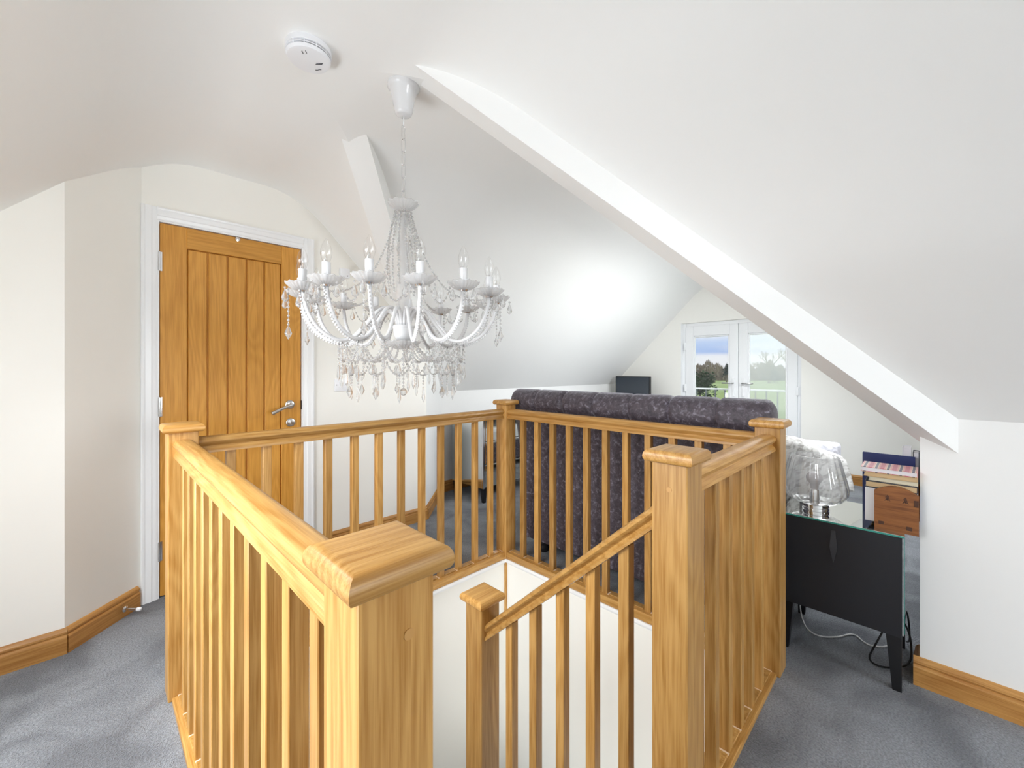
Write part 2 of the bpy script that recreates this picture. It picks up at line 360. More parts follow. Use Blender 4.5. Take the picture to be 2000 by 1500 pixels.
def ceilings():
    t_end = RW-T0R
    ts = TS+[t_end+.02]
    # flat T-shaped part
    f = B(); x0, x1 = T0L+COV, T0R-COV
    f.quadmesh([(x0, BACK, ZC), (x1, BACK, ZC), (x1, KN, ZC), (x0, KN, ZC)], [(0, 1, 2, 3)])
    f.quadmesh([(x1, BR+COV, ZC), (GX+.1, BR+COV, ZC), (GX+.1, BL-COV, ZC), (x1, BL-COV, ZC)], [(0, 1, 2, 3)])
    struct('ceiling', f.mesh('ceiling', WHITE, fix=False))
    def strips(fn, tl, name, hole=None):
        b = B()
        for i in range(len(tl)-1):
            b.quadmesh([fn(tl[i], 0), fn(tl[i], 1), fn(tl[i+1], 1), fn(tl[i+1], 0)], [(0, 1, 2, 3)])
        bmesh.ops.remove_doubles(b.m, verts=b.m.verts[:], dist=1e-5)
        struct(name, b.mesh(name, WHITE, fix=False, smooth=True))
    b = B(); ta, tb, ya, yb = .35, .95, -2.15, -.95
    rt = TS+[ta, tb, t_end+.02]
    for i in range(len(rt)-1):
        t0, t1 = rt[i], rt[i+1]
        Q = lambda t, y: (T0R+t, y, zc(t))
        b.quadmesh([Q(t0, BACK), Q(t1, BACK), Q(t1, ya), Q(t0, ya)], [(0, 1, 2, 3)])
        if not (abs(t0-ta) < 1e-6): b.quadmesh([Q(t0, ya), Q(t1, ya), Q(t1, yb), Q(t0, yb)], [(0, 1, 2, 3)])
        b.quadmesh([Q(t0, yb), Q(t1, yb), Q(t1, BR-t1), Q(t0, BR-t0)], [(0, 1, 2, 3)])
    bmesh.ops.remove_doubles(b.m, verts=b.m.verts[:], dist=1e-5)
    struct('ceiling_slope_right', b.mesh('slope', WHITE, fix=False, smooth=True))
    strips(lambda t, k: (T0R+t, max(BL+t, 0) if k == 0 else DW+.15, zc(t)), TS+[1.06], 'ceiling_slope_far')
    strips(lambda t, k: (T0R+t if k == 0 else GX+.1, BL+t, zc(t)), TS+[KN-BL+.05], 'ceiling_slope_bedroom')
    b = B(); ta, tb, xa, xb = .38, 1.02, 2.95, 4.45; rt = TS+[ta, tb, BR-KR+.05]
    for i in range(len(rt)-1):
        t0, t1 = rt[i], rt[i+1]; Q = lambda t, x: (x, BR-t, zc(t))
        b.quadmesh([Q(t0, T0R+t0), Q(t1, T0R+t1), Q(t1, xa), Q(t0, xa)], [(0, 1, 2, 3)])
        if not (abs(t0-ta) < 1e-6): b.quadmesh([Q(t0, xa), Q(t1, xa), Q(t1, xb), Q(t0, xb)], [(0, 1, 2, 3)])
        b.quadmesh([Q(t0, xb), Q(t1, xb), Q(t1, GX+.1), Q(t0, GX+.1)], [(0, 1, 2, 3)])
    bmesh.ops.remove_doubles(b.m, verts=b.m.verts[:], dist=1e-5)
    struct('ceiling_slope_bedroom_right', b.mesh('slope', WHITE, fix=False, smooth=True))
    # left slope with the roof-window opening
    b = B()
    for i in range(len(TS)-1):
        b.quadmesh([(T0L-TS[i], BACK, zc(TS[i])), (T0L-TS[i], LW+.5, zc(TS[i])), (T0L-TS[i+1], LW+.5, zc(TS[i+1])), (T0L-TS[i+1], BACK, zc(TS[i+1]))], [(0, 1, 2, 3)])
    tt = [COV, .56, 1.22, T0L-LEFTX+.05]; yy = [BACK, .50, 1.80, LW+.5]
    for i in range(3):
        for j in range(3):
            if i == 1 and j == 1: continue
            b.quadmesh([(T0L-tt[i], yy[j], zc(tt[i])), (T0L-tt[i], yy[j+1], zc(tt[i])), (T0L-tt[i+1], yy[j+1], zc(tt[i+1])), (T0L-tt[i+1], yy[j], zc(tt[i+1]))], [(0, 1, 2, 3)])
    bmesh.ops.remove_doubles(b.m, verts=b.m.verts[:], dist=1e-5)
    struct('ceiling_slope_left', b.mesh('slope', WHITE, fix=False, smooth=True))
    # roof windows, out of view and added for daylight: lining, frame and glass
    roofwin('window_2', (T0L-.89, 1.15, zc(.89)), -pi/4, .66*sqrt(2)/2, .65)
    roofwin('window_4_added', (T0R+.65, -1.55, zc(.65)), pi/4, .60*sqrt(2)/2, .60)
    roofwin('window_5_added', (3.7, BR-.70, zc(.70)), (pi/4, 0, pi/2), .64*sqrt(2)/2, .75)
def roofwin(name, at, ry, hw, hl):
    w = put(name, None, None, at, (0, ry, 0) if not isinstance(ry, tuple) else None)
    if isinstance(ry, tuple): w.rotation_euler = (Matrix.Rotation(radians(-90), 3, 'Z') @ Matrix.Rotation(pi/4, 3, 'Y')).to_euler()
    w['kind'] = 'structure'; w['label'] = 'unseen roof window added to the sloping ceiling for daylight'
    for (a0, a1, c0, c1) in ((-hw-.05, -hw, -hl-.05, hl+.05), (hw, hw+.05, -hl-.05, hl+.05), (-hw, hw, -hl-.05, -hl), (-hw, hw, hl, hl+.05)):
        put('window_frame', B().box(a0, a1, c0, c1, .0, .13, .003).mesh('frame', UPVC), w)
    put('pane', B().box(-hw, hw, -hl, hl, .085, .09).mesh('pane', PANE), w)
ceilings()

def wall(name, p0, p1, z0, z1, th, mat, holes=()):
    """vertical wall from p0 to p1 (room on the right-hand side), thickness away from the room; holes = (a0,a1,z0,z1) along it"""
    d = Vector((p1[0]-p0[0], p1[1]-p0[1])); ln = d.length; d /= ln; n = Vector((-d.y, d.x))
    rects = []
    if holes:
        a = 0
        for (h0, h1, hz0, hz1) in holes:
            rects += [(a, h0, z0, z1), (h0, h1, hz1, z1)]
            if hz0 > z0: rects.append((h0, h1, z0, hz0))
            a = h1
        rects.append((a, ln, z0, z1))
    else: rects = [(0, ln, z0, z1)]
    b = B()
    for (a0, a1, c0, c1) in rects:
        P = [(p0[0]+d.x*a, p0[1]+d.y*a) for a in (a0, a1)]
        Q = [(x+n.x*th, y+n.y*th) for x, y in P]
        vs_ = [(*P[0], c0), (*P[1], c0), (*Q[1], c0), (*Q[0], c0), (*P[0], c1), (*P[1], c1), (*Q[1], c1), (*Q[0], c1)]
        b.quadmesh(vs_, [(0, 1, 2, 3), (4, 5, 6, 7), (0, 1, 5, 4), (1, 2, 6, 5), (2, 3, 7, 6), (3, 0, 4, 7)])
    return struct(name, b.mesh(name, mat))
CH0 = (-.090, LW); CH1 = (-.090+(DW-LW), DW)      # chamfer left of the door
DX0, DX1, DZ = .240, .930, 1.960
CR0 = (1.870, DW); CR1 = (1.870+KN-DW, KN)
wall('wall_left_of_door', (LEFTX, LW), CH0, 0, 2.4, .1, IVORY)
wall('wall_chamfer_left', CH0, CH1, 0, 2.5, .1, IVORY)
wall('wall_door', CH1, CR0, 0, 2.5, .1, IVORY, [(DX0-.032-CH1[0] if DX0-.032 > CH1[0] else .0001, DX1+.032-CH1[0], 0, DZ+.035)])
wall('wall_chamfer_right', CR0, CR1, 0, 2.0, .1, WHITE)
wall('wall_bedroom_knee', CR1, (GX, KN), 0, 1.3, .1, WHITE)
FY0, FY1, FZ = .985, 2.331, 1.81      # French-door opening
wall('wall_gable', (GX, KN), (GX, KR), 0, 2.6, .22, IVORY, [(KN-FY1, KN-FY0, 0, FZ)])
wall('wall_bedroom_right', (GX, KR), (RW+.1, KR), 0, 1.3, .1, WHITE)
wall('wall_right', (RW, .017), (RW, BACK), 0, 1.4, .1, WHITE)
wall('wall_back', (RW, BACK), (LEFTX, BACK), 0, 2.6, .12, WHITE, [(RW-2.105, RW-.855, .7, 2.0)])
wall('wall_left_knee', (LEFTX, BACK), (LEFTX, LW), 0, 1.4, .1, IVORY, [(.3-BACK, 2.1-BACK, .25, .75)])
# stairwell walls going down to the hall
wall('wall_stair_back', (VX0, VY1), (VX1+.0, VY1), -2.7, -.02, .12, IVORY)
wall('wall_stair_right', (VX1, VY1), (VX1, -.6), -2.7, -.02, .12, IVORY)
wall('wall_stair_left', (VX0, -.6), (VX0, VY1), -2.7, -.02, .12, IVORY)
wall('wall_stair_front', (VX1, -.6), (VX0, -.6), -2.7, -.2, .12, IVORY)
struct('floor_hall', B().box(VX0-.1, VX1+.1, -.7, VY1+.1, -2.75, -2.6).mesh('floor_hall', CARPET))
# frame of the added rear window, out of view
w = put('window_3_added', None, None, (1.48, BACK-.06, 1.35)); w['kind'] = 'structure'
for (a0, a1, c0, c1) in ((-.625, -.565, -.65, .65), (.565, .625, -.65, .65), (-.565, .565, -.65, -.59), (-.565, .565, .59, .65), (-.03, .03, -.59, .59)):
    put('window_frame', B().box(a0, a1, -.035, .035, c0, c1, .004).mesh('frame', UPVC), w)
put('pane', B().box(-.565, .565, -.004, .004, -.59, .59).mesh('pane', PANE), w)

w = put('window_6_added', None, None, (LEFTX-.05, 1.2, .5)); w['kind'] = 'structure'  # added eaves window, out of view, for the low fill lamp
for (a0, a1, c0, c1) in ((-.9, -.85, -.25, .25), (.85, .9, -.25, .25), (-.85, .85, -.25, -.2), (-.85, .85, .2, .25)):
    put('window_frame', B().box(-.03, .03, a0, a1, c0, c1, .004).mesh('frame', UPVC), w)
put('pane', B().box(-.004, .004, -.85, .85, -.2, .2).mesh('pane', PANE), w)

# boxed valley beams
def beams():
    # right: y = k - x, near side k=2.125, far side k=2.28
    b = B(); k0, k1 = 2.125, 2.28
    def zb(d): return 2.045-.505*d
    d0, d1 = -.66, 2.62
    vs_ = []
    for d in (d0, d1):
        for k in (k0, k1):
            x, y = (k+d)/2, (k-d)/2
            vs_ += [(x, y, zb(d)), (x, y, zb(d)+.32)]
    b.quadmesh(vs_, [(0, 2, 6, 4), (1, 3, 7, 5), (0, 1, 5, 4), (2, 3, 7, 6), (0, 1, 3, 2), (4, 5, 7, 6)])
    struct('trim_1', b.mesh('beam', WHITE), 'white boxed valley beam running down the right of the ceiling')
    b = B(); k0, k1 = .965, 1.142   # y-x
    def zs(s): return 3.69-.5*s
    vs_ = []
    for s_ in (2.6, 5.9):
        for k in (k0, k1):
            x, y = (s_-k)/2, (s_+k)/2
            vs_ += [(x, y, zs(s_)), (x, y, zs(s_)+.3)]
    b.quadmesh(vs_, [(0, 2, 6, 4), (1, 3, 7, 5), (0, 1, 5, 4), (2, 3, 7, 6), (0, 1, 3, 2), (4, 5, 7, 6)])
    struct('trim_2', b.mesh('beam', WHITE), 'white boxed valley beam right of the oak door')
beams()

# ------------------------------------------------------------------ oak skirting boards
SKP = [(0, 0), (.018, 0), (.018, .068), (.0165, .073), (.012, .077), (.012, .081), (.015, .085), (.014, .092), (.009, .099), (.004, .104), (0, .105)]
def skirting(name, p0, p1, mats=SKO):
    p0, p1 = Vector((*p0, 0)), Vector((*p1, 0)); d = (p1-p0); ln = d.length; ang = math.atan2(d.y, d.x)
    me = B().prism([(-a, b) for a, b in SKP], (0, 0, 0), (ln, 0, 0), (0, 1, 0), (0, 0, 1)).mesh('skirting', mats[0])
    o = put(name, me, None, p0, (0, 0, ang)); o['kind'] = 'structure'; return o
skirting('baseboard_left', (LEFTX, LW), (CH0[0]+.008, LW))
skirting('baseboard_chamfer', CH0, (CH1[0]-.018, CH1[1]-.018))
skirting('baseboard_door_wall', (DX1+.095, DW), CR0)
skirting('baseboard_chamfer_right', CR0, CR1)
skirting('baseboard_knee', CR1, (GX, KN))
skirting('baseboard_gable', (GX, FY0), (GX, KR))
skirting('baseboard_gable_left', (GX, KN), (GX, FY1))
skirting('baseboard_right', (RW, .035), (RW, BACK))
skirting('baseboard_right_end', (RW+.1, .017), (RW-.0, .017))

# ------------------------------------------------------------------ oak door with its white architrave
def door():
    d = put('door_1', None, None, (DX0, DW, 0)); tag(d, 'oak boarded door with a lever handle in the ivory wall', None, kind='structure')
    o = (DX0, DW, 0)
    yb, yf = DW+.042, DW+.004        # leaf back / face
    sw = .112
    w = DX1-DX0
    def leaf(n, x0, x1, z0, z1, y=yf, ax=2, bev=.002): return part(n, d, DX0+x0, DX0+x1, y, yb, z0, z1, DOAK[ax], bev)
    leaf('stile', 0, sw, .008, DZ); leaf('stile', w-sw, w, .008, DZ)
    leaf('rail', sw, w-sw, DZ-.112, DZ, ax=0); leaf('rail', sw, w-sw, .008, .2, ax=0)
    pw = (w-2*sw)/5
    for i in range(5): leaf('board', sw+.004+i*pw, sw+(i+1)*pw-.003, .2, DZ-.115, yf+.007, bev=.004)
    put('door_core', B().box(.01, w-.01, .022, .04, .01, DZ-.01).mesh('core', DOAK[2]), d)
    # handle
    h = put('handle', B().lathe([(.002, .0), (.026, .0), (.026, .008), (.022, .011), (.010, .012), (.009, .045), (.001, .047)], 24, axis=1).mesh('rose', SATIN, auto=40), d, sub((.864, yf, .974), d))
    pts = catmull([(0, -.042, 0), (-.015, -.05, -.004), (-.06, -.055, -.02), (-.115, -.06, -.045)], 6)
    put('lever', B().tube(pts, [.008+.004*(i/18)**2 for i in range(len(pts))], 10).mesh('lever', SATIN, smooth=True), h)
    e = put('escutcheon', B().lathe([(.001, .0), (.026, .0), (.026, .006), (.022, .009), (.0, .009)], 24, axis=1).mesh('esc', SATIN, auto=40), d, sub((.869, yf, .861), d))
    put('thumb_turn', B().box(-.004, .004, -.022, -.008, -.009, .009, .003, 2).mesh('turn', CHROME), e)
    for z in (1.758, .998, .244):
        put('hinge', B().lathe([(.0, -.05), (.006, -.05), (.006, .05), (0, .05)], 10).box(.0, .012, .0, .003, -.05, .05).mesh('hinge', CHROME), d, sub((DX0-.003, yf-.003, z), d))
    put('ball_catch', B().lathe([(.012, 0), (.012, .004), (.0, .006)], 16, axis=1).mesh('catch', CHROME), d, sub((.586, yf-.001, DZ-.010), d))
    # lining
    part('lining', d, DX0-.032, DX0-.004, DW-.002, DW+.1, 0, DZ+.035, GLOSSW); part('lining', d, DX1+.004, DX1+.032, DW-.002, DW+.1, 0, DZ+.035, GLOSSW)
    part('lining', d, DX0-.004, DX1+.004, DW-.002, DW+.1, DZ+.004, DZ+.035, GLOSSW)
    part('latch_plate', d, DX1+.001, DX1+.0045, DW-.004, DW+.03, .94, .995, SLOT, .0)
    # architrave
    ar = [(0, 0), (.064, 0), (.064, .016), (.058, .019), (.052, .018), (.046, .0145), (.024, .0135), (.019, .010), (.006, .008), (0, .006)]
    t = put('trim_3', None, None, (DX0, DW, 0)); t['kind'] = 'structure'; t['label'] = 'white moulded architrave around the oak door'
    x0, x1, zt = -.012, w+.012, DZ+.012
    put('architrave', B().prism([(-a, -b) for a, b in ar], (x0, 0, 0), (x0, 0, zt+.064), (1, 0, 0), (0, 1, 0)).mesh('arch', GLOSSW), t)
    put('architrave', B().prism([(a, -b) for a, b in ar], (x1, 0, 0), (x1, 0, zt+.064), (1, 0, 0), (0, 1, 0)).mesh('arch', GLOSSW), t)
    put('architrave', B().prism([(a, -b) for a, b in ar], (x0, 0, zt), (x1, 0, zt), (0, 0, 1), (0, 1, 0)).mesh('arch', GLOSSW), t)
door()

# ------------------------------------------------------------------ staircase down (mostly out of sight)
def stairs():
    st = put('stair_flight', None, None, (VX0, VY0, 0)); st['kind'] = 'structure'
    o = (VX0, VY0, 0)
    xs = 1.03
    for i in range(3): part('tread', st, VX0, xs, VY0+i*.22, VY0+(i+1)*.22+.02, -.21*(i+1)-.19, -.21*(i+1), CARPET, .004)
    part('landing', st, VX0, xs, VY0+.66, VY1, -1.05, -.84, CARPET, .004)
    for i in range(4): part('tread', st, xs+i*.2125, xs+(i+1)*.2125, VY0+.66, VY1, -1.05-.21*i-.2, -1.05-.21*i, CARPET, .004)
    for i in range(4): part('tread', st, xs, VX1, VY0+.66-(i+1)*.22, VY0+.66-i*.22, -1.89-.21*i-.2, -1.89-.21*i, CARPET, .004)
    # closed oak string under the stair rail
    b = B().prism([(VY0-.02, -.02), (VY0-.02, -.30), (1.185, -.95), (1.185, -.62)], (xs-.012, 0, 0), (xs+.02, 0, 0), (0, 1, 0), (0, 0, 1))
    put('string', b.mesh('string', OAK[1]), st, (-o[0], -o[1], 0))
    part('nosing', st, VX0, xs, VY0-.03, VY0+.012, -.028, .004, OAK[0], .006)
stairs()

# ------------------------------------------------------------------ balustrade
A_, B_, C_, D_, E_, F_ = (.229, .4436), (.229, 1.961), (1.911, 1.961), (1.911, .4436), (1.032, .4436), (1.032, 1.185)
RT, RB_ = .938, .876           # handrail top / underside
HR = [(-.029, 0), (-.029, .010), (-.0265, .014), (-.020, .020), (-.0185, .025), (-.022, .031), (-.0285, .036), (-.0315, .043), (-.030, .050), (-.024, .0575), (-.015, .061), (0, .062)]
HR = HR+[(-a, b) for a, b in HR[-2::-1]]
def balustrade():
    bal = thing('balustrade', 'oak balustrade with square newels and spindles around the open stairwell', 'balustrade', (A_[0], A_[1], 0))
    o = Vector((A_[0], A_[1], 0))
    # newels: one square post mesh, drop differs
    def newel(p, top, bot, capz):
        h = .045
        me = B().box(-h, h, -h, h, bot, top, .0035, 2).mesh('newel', OAK[2])
        n = put('newel_post', me, bal, (p[0]-o.x, p[1]-o.y, 0))
        c = put('cap', CAP, n, (0, 0, capz))
        return n
    # rounded square cap: stacked bullnose rows
    rows = [(.046, 0), (.054, .0), (.0585, .003), (.0612, .008), (.0618, .0145), (.0605, .021), (.057, .0265), (.0515, .0298), (.046, .031)]
    b = B(); vr = []
    for r, z in rows: vr.append([b.m.verts.new((sx*r, sy*r, z)) for sx, sy in ((-1, -1), (1, -1), (1, 1), (-1, 1))])
    for i in range(len(vr)-1):
        for k in range(4): b.m.faces.new((vr[i][k], vr[i][(k+1) % 4], vr[i+1][(k+1) % 4], vr[i+1][k]))
    b.m.faces.new(vr[0][::-1]); b.m.faces.new(vr[-1])
    CAP = b.mesh('cap', OAK[0], auto=40)
    for p, bot in ((A_, -.25), (B_, 0), (C_, -.42), (D_, 0), (E_, -.3)):
        newel(p, .966, bot, .964)
    newel(F_, .326, -1.1, .324)
    # peg marks
    def peg(p, ax): put('oak_peg', B().lathe([(.0, .0005), (.0062, .0005), (.0062, -.002)], 16, axis=ax).mesh('peg', PEG), bal, Vector(p)-o)
    peg((A_[0]+.012, A_[1]-.0455, .905), 1); peg((E_[0]-.0455, E_[1], .90), 0)
    # handrails
    def rail(p0, p1, u):
        me = B().prism(HR, (0, 0, 0), Vector(p1)-Vector(p0), u, (0, 0, 1)).mesh('rail', OAK[0] if abs(p1[0]-p0[0]) > .1 else OAK[1], auto=35)
        put('handrail', me, bal, Vector(p0)-o)
    rail((A_[0], A_[1]+.044, RB_), (B_[0], B_[1]-.044, RB_), (1, 0, 0))
    rail((B_[0]+.044, B_[1], RB_), (C_[0]-.044, C_[1], RB_), (0, 1, 0))
    rail((C_[0], C_[1]-.044, RB_), (D_[0], D_[1]+.044, RB_), (1, 0, 0))
    rail((E_[0]+.044, E_[1], RB_), (D_[0]-.044, D_[1], RB_), (0, 1, 0))
    # raking stair handrail from E down to F
    def zr(y): return .785-.905*(y-.496)         # underside
    rail((E_[0], E_[1]+.044, zr(E_[1]+.044)), (F_[0], F_[1]-.044, zr(F_[1]-.044)), (1, 0, 0))
    # balusters
    def spindle_mesh(h): return B().box(-.016, .016, -.016, .016, 0, h, .002).mesh('spindle', OAK[2])
    SPM = spindle_mesh(RB_-.012+.004)
    def spindle(x, y, z0=.012, me=None): put('baluster', me or SPM, bal, (x-o.x, y-o.y, z0))
    bc = [.382+(1.770-.382)*i/11 for i in range(12)]
    cd = [.600+(1.804-.600)*i/10 for i in range(11)]
    ab = [.600+(1.815-.600)*i/10 for i in range(11)]
    ed = [1.155+.1172*i for i in range(6)]
    for x in bc: spindle(x, B_[1])
    for y in cd: spindle(C_[0], y)
    for y in ab: spindle(A_[0], y)
    for x in ed: spindle(x, E_[1])
    for y in (.585, .693, .805, .918, 1.029):
        zt, zb_ = zr(y)+.012, -.02-.905*(y-.465)
        spindle(E_[0], y, zb_, spindle_mesh(zt-zb_))
    # base rails, groove strip and fillets
    def base(x0, x1, y0, y1):
        ax = 0 if x1-x0 > y1-y0 else 1
        part('base_rail', bal, x0, x1, y0, y1, -.026, .016, OAK[ax], .004, 2, o)
    hw = .034
    base(A_[0]-hw, A_[0]+hw+.008, A_[1]+.045, B_[1]-.045); base(B_[0]+.045, C_[0]-.045, B_[1]-hw-.006, B_[1]+hw)
    base(C_[0]-hw-.006, C_[0]+hw, D_[1]+.045, C_[1]-.045); base(E_[0]+.045, D_[0]-.045, E_[1]-hw, E_[1]+hw+.008)
    def fillets(seq, lo, hi, fn):
        e = [lo]+[v for q in seq for v in (q-.016, q+.016)]+[hi]
        for i in range(0, len(e), 2):
            if e[i+1]-e[i] < .02: continue
            a0, a1 = e[i]+.001, e[i+1]-.012
            part('fillet', bal, *fn(a0, a1), .016, .0225, OAK[2], .002, 1, o)
            part('groove_gap', bal, *fn(a1, e[i+1]-.001), .016, .0175, PALE, 0, 1, o)
    fillets(ab, A_[1]+.045, B_[1]-.045, lambda a, c: (A_[0]-.017, A_[0]+.017, a, c))
    fillets(cd, D_[1]+.045, C_[1]-.045, lambda a, c: (C_[0]-.017, C_[0]+.017, a, c))
    fillets(bc, B_[0]+.045, C_[0]-.045, lambda a, c: (a, c, B_[1]-.017, B_[1]+.017))
    fillets(ed, E_[0]+.045, D_[0]-.045, lambda a, c: (a, c, E_[1]-.017, E_[1]+.017))
    return bal
balustrade()
# white bead under the base rail inside the well
def bead():
    t = put('trim_4', None, None, (VX0, VY1, 0)); t['kind'] = 'structure'; t['label'] = 'white bead moulding along the top of the stairwell wall'
    pr = [(0, -.026), (.014, -.026), (.018, -.032), (.018, -.040), (.013, -.048), (.006, -.051), (.004, -.056), (0, -.058)]
    def seg(p0, p1, u):
        put('bead', B().prism(pr, p0, p1, u, (0, 0, 1)).mesh('bead', GLOSSW, auto=40), t, (-VX0, -VY1, 0))
    seg((VX0, VY1, 0), (C_[0]-.045, VY1, 0), (0, -1, 0)); seg((VX1, C_[1]-.045, 0), (VX1, VY0, 0), (-1, 0, 0)); seg((VX0, VY0+.1, 0), (VX0, VY1, 0), (1, 0, 0))
bead()

# ------------------------------------------------------------------ ceiling and wall fittings
def smoke_alarm():
    t = thing('smoke_alarm', 'round white smoke alarm on the ceiling above the chandelier side', 'smoke alarm', (.522, 1.513, ZC))
    t['label'] = 'round white smoke alarm fixed to the flat ceiling'
    put('base', B().lathe([(0, 0), (.071, 0), (.073, -.004), (.073, -.020), (.068, -.022), (0, -.022)], 48).mesh('base', PLASTIC, auto=40), t)
    put('vent_core', B().lathe([(.065, -.021), (.065, -.034)], 48).mesh('vent', SLOT), t)
    put('vent_ring', B().lathe([(.062, -.026), (.071, -.0262), (.071, -.0288), (.062, -.029)], 48).mesh('ring', PLASTIC), t)
    cover = put('cover', B().lathe([(.062, -.032), (.070, -.0325), (.0705, -.035), (.066, -.043), (.055, -.0465), (0, -.0475)], 48).mesh('cover', PLASTIC, auto=40), t)
    for k in range(12):
        a = 2*pi*k/12
        put('rib', B().box(.064, .0712, -.0015, .0015, -.034, -.020).mesh('rib', PLASTIC), t, (0, 0, 0), (0, 0, a))
    for (x, y, l) in ((.03, -.012, .022), (.03, -.018, .022), (.042, .012, .010), (.036, .022, .010), (-.03, -.03, .012), (-.022, -.04, .012)):
        put('slot', B().box(-l/2, l/2, -.0009, .0009, -.0482, -.0462).mesh('slot', SLOT), cover, (x, y, 0), (0, 0, -.7 if x > 0 else .9))
smoke_alarm()

def switch():
    t = thing('light_switch', 'white square light switch on the wall right of the oak door', 'light switch', (1.183, DW, 1.0885))
    put('plate', B().box(-.043, .043, -.009, 0, -.043, .043, .003, 2).mesh('plate', PLASTIC, auto=40), t)
    put('rocker', B().box(-.012, .012, -.013, -.008, -.022, .022, .002).mesh('rocker', PLASTIC), t)
    for x in (-.03, .03): put('screw', B().lathe([(0, .0096), (.003, .0096), (.003, .007)], 10, axis=1).mesh('screw', SLOT), t, (x, 0, 0))
    t = thing('sensor_box', 'small white sensor box high on the wall beside the oak door', 'sensor', (1.203, DW, 1.849))
    put('housing', B().box(-.032, .032, -.035, 0, -.032, .032, .005, 2).mesh('housing', PLASTIC, auto=40), t)
    put('indicator', B().lathe([(0, .0358), (.0035, .0358), (.0035, .034)], 10, axis=1).mesh('led', SLOT), t, (.014, 0, -.018))
    # door stop on the chamfer skirting
    t = thing('door_stop', 'chrome door stop with white rubber tip on the oak skirting', 'door stop', (.1007, 2.72, .046), rot=(0, 0, pi/4))
    put('flange', B().lathe([(0, 0), (.014, 0), (.014, .003), (.007, .008)], 18, axis=1).mesh('flange', CHROME, auto=40), t)
    put('rod', B().lathe([(.0055, .002), (.0055, .062)], 14, axis=1).mesh('rod', CHROME, smooth=True), t)
    put('tip', B().lathe([(.006, .058), (.0095, .062), (.0095, .074), (.006, .079), (0, .08)], 16, axis=1).mesh('tip', PLASTIC, auto=50), t)
switch()

